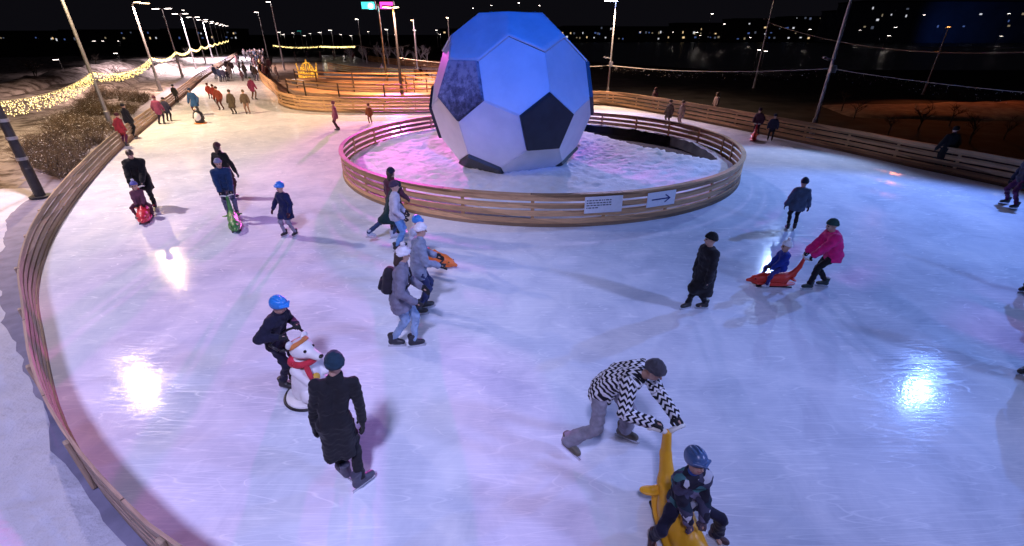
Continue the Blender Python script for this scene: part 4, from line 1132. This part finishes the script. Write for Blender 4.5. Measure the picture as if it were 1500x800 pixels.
# B  man in long black coat, boy with blue helmet and bear
p = ground(512, 708)
person(p, 112, 1.76, 'person in knee length black coat and dark beanie standing with back to the camera', BLK, (.015, .015, .02), 'beanie', (.012, .035, .06), boots=(.06, .06, .09), lean=.02, side=.22, feet=((-.03, .10), (.13, -.10)), fyaw=(.5, -1.1), coat=.50, puff=-.014, flare=-.016, hands=((-.24, .10, .70), (.26, .05, .68)), armk=.012, head=(.1, .05), lod=2)
pb_ = ground(457, 577); bear(pb_, 338)
dd = Vector((math.cos(R(330)), math.sin(R(330)), 0))
pk = ground(427, 565)
person(pk, 350, 1.50, 'boy in black jacket and bright blue helmet leaning on the white bear', (.014, .014, .028), (.014, .014, .03), 'helmet', (.03, .22, .62), lean=.40, poff=(0, -.04), pz=.80, feet=((-.10, .02), (.10, -.04)), hands_w=(pb_+Vector((-.08, .24, .97)), pb_+Vector((-.20, -.10, .97))), grip=True, head=(-.1, .1), lod=2, puff=.02)
# C  central group
p = ground(590, 508)
ps = person(p, 8, 1.74, 'woman in grey jacket and pale hat with a black backpack gliding right', (.17, .17, .23), (.22, .32, .48), 'pom', (.62, .62, .68), pom=(.6, .58, .6), boots=(.02, .02, .03), lean=.22, poff=(0, .05), feet=((.04, .20), (-.02, -.12)), feet_w=None, hands=((-.18, .40, .95), (.22, .30, .90)), head=(.3, .1), lod=2, hair='long', coat=.2)
def backpack(u_, loc, face, h, lean):
    root = empty('backpack', loc, R(face)-PI/2); root.rotation_euler = (-lean, 0, R(face)-PI/2); root.rotation_mode = 'XYZ'
    tag(root, 'small black backpack on the back of the woman in grey', 'backpack')
    M = cloth('black nylon', (.02, .018, .028))
    link('bag', sdf('bag', [cap((-.08, -.02, -.1), (-.08, -.02, .12), .085, .08, .03), cap((.08, -.02, -.1), (.08, -.02, .12), .085, .08, .03), cap((0, -.04, -.13), (0, -.03, .15), .09, .08, .04)], .012, [M], wr=(.003, 30, 4)), root)
    link('pocket', sdf('pocket', [cap((-.05, -.12, -.1), (-.05, -.11, .0), .045, .04, .02), cap((.05, -.12, -.1), (.05, -.11, .0), .045, .04, .02)], .011, [M]), root)
    for sx in (-1, 1):
        m = MB(); m.tube([(sx*.09, .05, .16), (sx*.12, .13, .23), (sx*.12, .25, .20), (sx*.125, .30, .08), (sx*.13, .24, -.04), (sx*.11, .06, -.12)], .016, 8); m.build('strap', M, root, smooth=True)
fw = Vector((math.cos(R(8)), math.sin(R(8)), 0))
backpack(None, p+fw*-.055+Vector((0, 0, 1.22)), 8, 1.74, .22)
p = ground(618, 458)
person(p, 20, 1.70, 'person in blue grey jacket and white hat skating behind the backpack woman', (.20, .24, .33), (.02, .03, .10), 'beanie', (.66, .66, .70), lean=.18, poff=(0, .02), feet=((-.10, .10), (.08, -.06)), hands=((-.2, .4, 1.0), (.2, .38, .98)), lod=2, coat=.16, head=(.1, .1))
p = ground(612, 398)
pd = ground(634, 386)
dolphin(pd, 330, (.70, .16, .03), 'orange dolphin shaped skating aid pushed by a child in a blue helmet', .78)
person(p, 335, 1.28, 'child in blue helmet and pale vest pushing the orange skating aid', (.42, .44, .52), NAVY, 'helmet', (.03, .20, .55), lean=.35, poff=(0, -.02), hands_w=(handle_pt(pd, 330, -1, .78), handle_pt(pd, 330, 1, .78)), grip=True, lod=1, scarf=(.55, .12, .04), puff=.02)
p = ground(585, 366)
person(p, 15, 1.62, 'person in pale jacket and light blue jeans behind the orange skating aid', (.42, .42, .50), (.12, .26, .50), 'beanie', (.05, .03, .06), lean=.12, feet=((-.10, .05), (.10, -.05)), lod=1, hands=((-.25, .25, .9), (.25, .2, .9)))
p = ground(578, 350)
person(gp(582, 343), 60, 1.66, 'woman in maroon jacket and dark beanie close to the ring fence', (.07, .018, .035), (.05, .05, .09), 'beanie', (.015, .015, .03), lean=.08, lod=1, hair='long', coat=.3, hands=((-.30, .18, .85), (.34, .20, .95)), scarf=(.10, .04, .03))
person(gp(566, 352), 30, 1.52, 'person in dark green coat gliding with one leg stretched back', (.008, .028, .030), (.03, .05, .12), 'hood', (.01, .03, .03), boots=(.4, .42, .5), lean=.5, poff=(.0, .18), pz=.74, feet=((-.02, .22), (.06, -.50)), lift=(0, .14), lod=1, coat=.34, hands=((-.2, .5, .75), (.2, .45, .75)), flare=.02)
# D  left back group
p = ground(216, 310)
dolphin(gp(214, 320), 302, (.55, .02, .04), 'red dolphin shaped skating aid carrying a child on the left', .85)
person((gp(214, 320).x-.40, gp(214, 320).y+.78), 300, 1.80, 'broad adult in black coat pushing the red skating aid on the left', (.008, .008, .009), (.012, .012, .014), None, None, lean=.42, poff=(0, -.16), pz=.90, hands_w=(handle_pt(gp(214, 320), 302, -1, .85), handle_pt(gp(214, 320), 302, 1, .85)), grip=True, lod=1, puff=.03, coat=.34, head=(0, .1))
pc = gp(214, 318)
person((pc.x, pc.y-.0), 300, 1.12, 'small child in dark red snowsuit and blue pompom hat riding the red skating aid', (.14, .05, .08), (.10, .03, .05), 'pom', (.12, .12, .38), pom=(.7, .7, .8), pz=.42, poff=(0, -.05), feet=((-.30, .12), (.30, .12)), kneeout=.8, hands=((-.12, .34, .55), (.12, .34, .55)), grip=True, lod=1, puff=.025)
pg_ = gp(345, 332)
dolphin(pg_, 302, (.05, .20, .045), 'green dolphin shaped skating aid pushed by an adult in navy', .80)
person((pg_.x-.42, pg_.y+.72), 300, 1.66, 'adult in navy jacket and grey trousers pushing the green skating aid', (.012, .035, .10), (.10, .10, .17), 'beanie', (.22, .23, .33), lean=.34, poff=(0, -.08), pz=.86, hands_w=(handle_pt(pg_, 302, -1, .8), handle_pt(pg_, 302, 1, .8)), grip=True, lod=1, puff=.03)
p = gp(340, 292)
person(p, 85, 1.68, 'person in black jacket and brown headwear behind the navy adult', (.010, .009, .010), (.05, .012, .016), 'beanie', (.06, .02, .02), lean=.05, hands=((-.2, .1, .85), (.48, -.05, .80)), lod=1, hair='long', coat=.25)
p = gp(428, 345)
person(p, 250, height(428, 345, 268), 'child in dark blue coat, grey trousers and blue helmet skating alone', (.008, .012, .06), (.22, .20, .27), 'helmet', (.03, .20, .66), lean=.06, feet=((-.16, 0), (.16, .12)), hands=((-.28, .15, .85), (.46, .12, .88)), lod=1, coat=.30, gloves=(.06, .015, .03))
# E  right group
p = ground(1022, 455)
person(p, 195, 1.52, 'person in long black coat and black hat gliding left on the right ice', BLK, (.012, .012, .018), 'beanie', (.01, .01, .014), lean=.10, feet=((.12, .20), (.02, -.14)), fyaw=(.1, -.3), hands=((-.25, .12, .78), (.24, .08, .78)), coat=.50, puff=.03, flare=.015, lod=1, head=(-.5, 0))
pr_ = gp(1136, 418)
dolphin(pr_, 176, (.62, .035, .02), 'red dolphin shaped skating aid beside the woman in pink', .70)
person((pr_.x+.72, pr_.y-.12), 172, 1.50, 'woman in bright pink jacket pushing the red skating aid', (.72, .02, .20), (.012, .012, .016), 'beanie', (.025, .07, .07), boots=(.02, .035, .035), lean=.42, poff=(0, -.12), pz=.76, feet=((-.10, .20), (.10, -.22)), hands_w=(handle_pt(pr_, 176, -1, .7), handle_pt(pr_, 176, 1, .7)), grip=True, lod=1, puff=.04, coat=.14)
person((pr_.x-.05, pr_.y), 172, 1.08, 'child in blue jacket and white hat riding the red skating aid', (.012, .03, .26), (.03, .03, .18), 'pom', (.75, .78, .82), pom=(.8, .8, .85), pz=.42, poff=(0, -.05), feet=((-.27, .34), (.27, .34)), kneeout=.5, hands=((-.12, .36, .55), (.12, .36, .55)), grip=True, lod=1, puff=.028, boots=(.5, .52, .6))
p = gp(1158, 337)
person(p, 70, height(1158, 337, 264)+.03, 'child in grey jacket and dark cap skating away near the ring', (.06, .09, .15), (.012, .014, .022), 'beanie', (.012, .02, .05), lean=.08, feet=((-.13, -.04), (.10, .06)), hands=((-.38, .05, .78), (.36, .08, .78)), lod=1, coat=.22, puff=.03)
p = gp(1478, 303)
person(p, 170, 1.62, 'person with dark jacket and maroon trousers standing wide at the right edge', (.012, .012, .03), (.08, .01, .05), 'beanie', (.02, .02, .03), feet=((-.26, .05), (.26, -.05)), pz=.84, lod=1)
person(gp(1508, 432), 200, 1.6, 'skater just off the right edge whose long shadow reaches in', (.02, .02, .04), (.012, .012, .02), 'beanie', (.02, .02, .03), lean=.05, lod=1)
person(gp(1513, 556), 200, 1.7, 'nearest skater off the right edge with only a boot tip showing', (.02, .02, .04), (.012, .012, .02), 'beanie', (.02, .02, .03), lean=.05, lod=1, coat=.3)
# F  people farther back (too small to show parts)
FAR = [ # u, v feet, v head, jacket, trousers, hat, face, label
 (184, 214, 166, (.25, .02, .03), (.08, .01, .04), (.05, .01, .02), 60, 'skater in red jacket leaning at the left fence', .2),
 (196, 201, 152, (.015, .015, .018), (.012, .012, .014), (.02, .02, .02), 60, 'skater in black next to the red jacket at the left fence', .2),
 (238, 182, 141, (.20, .04, .10), (.03, .02, .04), (.10, .03, .06), 100, 'skater in pink jacket beside a dark one on the far left', .1),
 (249, 178, 143, (.02, .02, .05), (.015, .015, .02), (.02, .02, .03), 100, 'skater in dark jacket beside the pink one', .1),
 (260, 150, 124, (.02, .018, .02), (.02, .015, .02), (.02, .02, .02), 90, 'skater in black near the far left fence', .1),
 (291, 170, 129, (.015, .06, .17), (.09, .02, .015), (.015, .03, .08), 280, 'adult in blue jacket pushing the penguin skating aid', .3),
 (309, 145, 122, (.34, .04, .03), (.05, .03, .03), (.12, .03, .03), 110, 'skater in red jacket left of the pair in the far lane', .1),
 (317, 150, 124, (.24, .03, .025), (.04, .02, .02), (.05, .03, .03), 110, 'second skater in red jacket in the far lane', .1),
 (325, 161, 127, (.16, .03, .02), (.06, .015, .015), (.04, .02, .02), 280, 'skater in dark red coat in the far lane', .1),
 (344, 167, 132, (.06, .045, .03), (.05, .04, .03), (.05, .04, .03), 280, 'skater in long khaki coat in the far lane', .45),
 (364, 167, 132, (.10, .07, .05), (.22, .13, .10), (.10, .07, .05), 280, 'skater in tan jacket and light trousers in the far lane', .1),
 (373, 146, 113, (.20, .03, .09), (.10, .05, .02), (.05, .08, .08), 90, 'skater in maroon jacket and teal hat in the far lane', .1),
 (317, 116, 95, NAVY, NAVY, (.01, .01, .03), 90, 'tall skater of the navy group in the far lane', .1),
 (324, 120, 98, NAVY, NAVY, (.01, .01, .03), 90, 'skater second from left in the navy group', .1),
 (330, 120, 99, (.02, .02, .05), NAVY, (.01, .01, .03), 90, 'skater second from right in the navy group', .1),
 (335, 119, 101, (.02, .02, .04), NAVY, (.02, .02, .03), 90, 'rightmost skater of the navy group', .1),
 (356, 119, 103, (.04, .02, .03), (.03, .02, .02), (.03, .02, .02), 90, 'lone dark skater right of the navy group', .1),
 (495, 191, 149, (.22, .06, .09), (.04, .012, .012), (.18, .06, .07), 200, 'skater in dusty pink top at the orange fence', .2),
 (543, 181, 152, (.20, .06, .02), (.15, .06, .03), (.10, .03, .02), 260, 'skater in orange brown clothes against the back fence', .1),
 (957, 161, 129, (.12, .06, .09), (.14, .02, .02), (.10, .05, .07), 200, 'skater in mauve jacket at the right back fence', .1),
 (978, 184, 147, (.10, .075, .06), (.10, .07, .05), (.06, .04, .03), 200, 'left one of the two beige skaters behind the ring', .35),
 (996, 185, 148, (.30, .22, .18), (.40, .28, .24), (.16, .10, .06), 200, 'right one of the two beige skaters behind the ring', .1),
 (1046, 169, 136, (.35, .26, .30), (.10, .03, .04), (.35, .27, .30), 200, 'skater in pale pink jacket at the right back fence', .1),
 (1107, 198, 158, (.05, .02, .04), (.03, .012, .02), (.03, .015, .02), 220, 'adult in dark plum coat pushing the small red sled', .2),
 (1127, 206, 167, (.03, .03, .06), (.012, .012, .02), (.02, .02, .03), 230, 'child in dark snowsuit standing beside the small red sled', .1),
 (1374, 252, 186, (.008, .008, .009), (.008, .008, .009), (.008, .008, .009), 70, 'person all in black standing at the right fence', .4),
 (617, 116, 98, (.03, .012, .015), (.03, .012, .015), (.03, .01, .01), 90, 'dark skater on the second ice lane left of the ball', .1),
 (626, 118, 103, (.05, .03, .02), (.03, .012, .015), (.03, .01, .01), 90, 'small dark skater on the second ice lane closest to the ball', .1),
 (609, 113, 97, (.10, .07, .08), (.05, .03, .03), (.08, .05, .05), 90, 'pale skater on the second ice lane left of the dark one', .1),
 (560, 108, 94, (.20, .17, .20), (.05, .03, .05), (.1, .08, .1), 90, 'skater on the second ice lane by the stage light pole', .1),
]
for i, (u, v, vh, j, t, hc, f, lab, ct) in enumerate(FAR):
    p = gp(u, v); h = min(1.95, max(.95, hgt(p.y, vh)))
    sw = .06*math.sin(i*2.1)
    person(p, f+random.uniform(-15, 15), h, lab, j, t, 'beanie', hc, lod=0, coat=ct, puff=.03, lean=.3 if 'pushing' in lab or 'leaning' in lab else .06, feet=((-.13, sw), (.13, -sw)), hands=((-.32, .12+sw, .85), (.32, .12-sw, .85)))
penguin(gp(294, 181), 275)
dolphin(gp(1103, 205), 240, (.60, .02, .03), 'small red skating aid pushed near the right back fence', .75)
r_ = random.Random(11); CC = [(.03, .025, .03), (.05, .03, .04), (.02, .025, .05), (.07, .05, .06), (.14, .12, .14), (.05, .04, .05), (.09, .04, .05)]
protos = []
for k in range(46):
    v = 84+36*r_.random()**1.6; cu = 374-(v-84)*.35; u = cu+r_.uniform(-1, 1)*(14+(v-84)*.9); p = gp(u, v)
    lab = 'tiny dark skater in the distant crowd at the far end of the lane'
    if len(protos) < 8:
        o = person(p, r_.uniform(0, 360), 1.7, lab, CC[len(protos) % 7], CC[(len(protos)+2) % 7], 'beanie', CC[(len(protos)+1) % 7], lod=0, puff=.03, coat=.2, group='distant crowd', feet=((-.13, .08), (.13, -.08)), hands=((-.32, .15, .85), (.32, .1, .85)))
        protos.append(o)
    else:
        o = protos[k % 8].copy(); COL.objects.link(o); o.location = p; o.rotation_euler = (0, 0, r_.uniform(0, 6.28)); q = r_.uniform(.85, 1.05); o.scale = (q, q, q)
for k in range(12):
    u = 415+k*18+r_.uniform(-6, 6); p = gp(u, 88+r_.uniform(-2, 3)); o = protos[k % 8].copy(); COL.objects.link(o); o.location = p; o.rotation_euler = (0, 0, r_.uniform(0, 6.28))
    o['label'] = 'tiny skater on the distant second lane beyond the ramps'; o['group'] = 'skaters on the second lane'

# ================================================================== LIGHT
W = bpy.data.worlds.new('World'); S.world = W; W.use_nodes = True; nt = W.node_tree
sky = nt.nodes.new('ShaderNodeTexSky'); sky.sky_type = 'NISHITA'; sky.sun_disc = False; sky.sun_elevation = R(-6); sky.sun_rotation = R(200)
bg = nt.nodes['Background']; ad = mixc(nt, .5, sky.outputs[0], (.14, .13, .19)); nt.links.new(ad, bg.inputs[0]); bg.inputs[1].default_value = .05
P_ = 1.0
def street(loc, col, p, rad=.2, cone=150): light('lamp_light', 'SPOT', loc, col, p, rad, (loc[0], loc[1]-.01, 0), cone, .35)
street((-14.0, 13.4, 7.25), (.95, .76, .84), 5200, .12)
street((-20.6, 24.8, 7.85), (1, .70, .40), 12500)
street((-30.6, 43.2, 6.6), (1, .66, .50), 20000)
street((-44.5, 71.6, 6.7), (1, .74, .74), 50000)
street((-59.5, 101.6, 6.7), (1, .78, .82), 70000)
street((-7.9, 35.4, 5.9), (1, .57, .38), 12500)
light('lamp_light', 'SPOT', (-8.3, 35.9, 5.9), (1, .32, .06), 9000, .3, (-10, 45, 0), 120)
light('flood_light', 'SPOT', (7.1, 36.6, 6.3), (.64, .54, 1), 15000, .3, (4.5, 21, 0), 70)
street((7.1, 36.2, 6.2), (1, .64, .42), 9000)
light('stage_light', 'SPOT', (px.x+.7, 51.4, 7.0), (1, .10, .80), 120000, .4, (-3.0, 17.5, 0), 26)
light('stage_light', 'SPOT', (px.x-.7, 51.4, 7.0), (.1, .8, .9), 6000, .3, (-12, 70, 0), 70)
light('flood_light', 'SPOT', (14.2, 22.4, 6.9), (.38, .56, 1), 4200, .15, (9.5, 16, 0), 64, .5)
light('flood_light', 'SPOT', (17.0, 14.7, 8.7), (.17, .33, 1), 8500, .12, (10, 10.5, 0), 76, .5)
light('flood_light', 'SPOT', (14.5, -.3, 8.6), (.22, .40, 1), 3200, .7, (6.0, 9.0, 0), 56, .6)
light('flood_light', 'SPOT', (14.5, -.3, 8.6), (.40, .45, 1), 7500, .7, (-3.5, 6.0, 0), 48, .7)  # second beam from this pole, added to fill the shade along the left fence
light('flood_light', 'SPOT', (-1.6, -5.5, 15), (.58, .56, 1), 16000, 1.0, (-8.5, 5.0, 0), 70, .6)
light('flood_light', 'SPOT', (-1.6, -5.5, 15), (.47, .50, 1), 6000, 1.0, (-0.8, 2.6, 0), 70, .6)
light('flood_light', 'SPOT', (2.5, -6, 17), (.008, .13, 1), 40000, .4, (BC.x, BC.y, 4.5), 21, .5)
street((-22, 12, 4.5), (1, .42, .10), 3000)
light('lamp_light', 'SPOT', (34.2, 40.6, 4.9), (1, .22, .06), 2600, .3, (32, 33, 0), 110)
light('flood_light', 'SPOT', (BB.x-20, 285, 4), (.05, .22, 1), 3500, .5, (BB.x, 318, 9), 110)
light('lamp_light', 'POINT', (-9, 60, 6), (1, .62, .72), 7000, .3)
# floodlight poles behind the camera that carry the lamps above
for x, y, h, lab in ((14.9, -.6, 8.7, 'tall floodlight pole behind the right rink corner'), (-1.7, -5.8, 15.1, 'floodlight pole behind the camera'), (2.7, -6.4, 17.1, 'tallest floodlight pole behind the camera')):
    pole_lamp(x, y, h, lab, COOL, r=.09, heads=((R(90), 1),), arm=.2)
for o in bpy.data.lights: o.energy *= .62
vs = S.view_settings; vs.view_transform = 'Standard'; vs.look = 'None'; vs.gamma = 1; vs.use_curve_mapping = False; vs.exposure = 0
S.render.engine = 'CYCLES'; S.cycles.use_denoising = True; S.cycles.max_bounces = 5; S.cycles.sample_clamp_indirect = 4
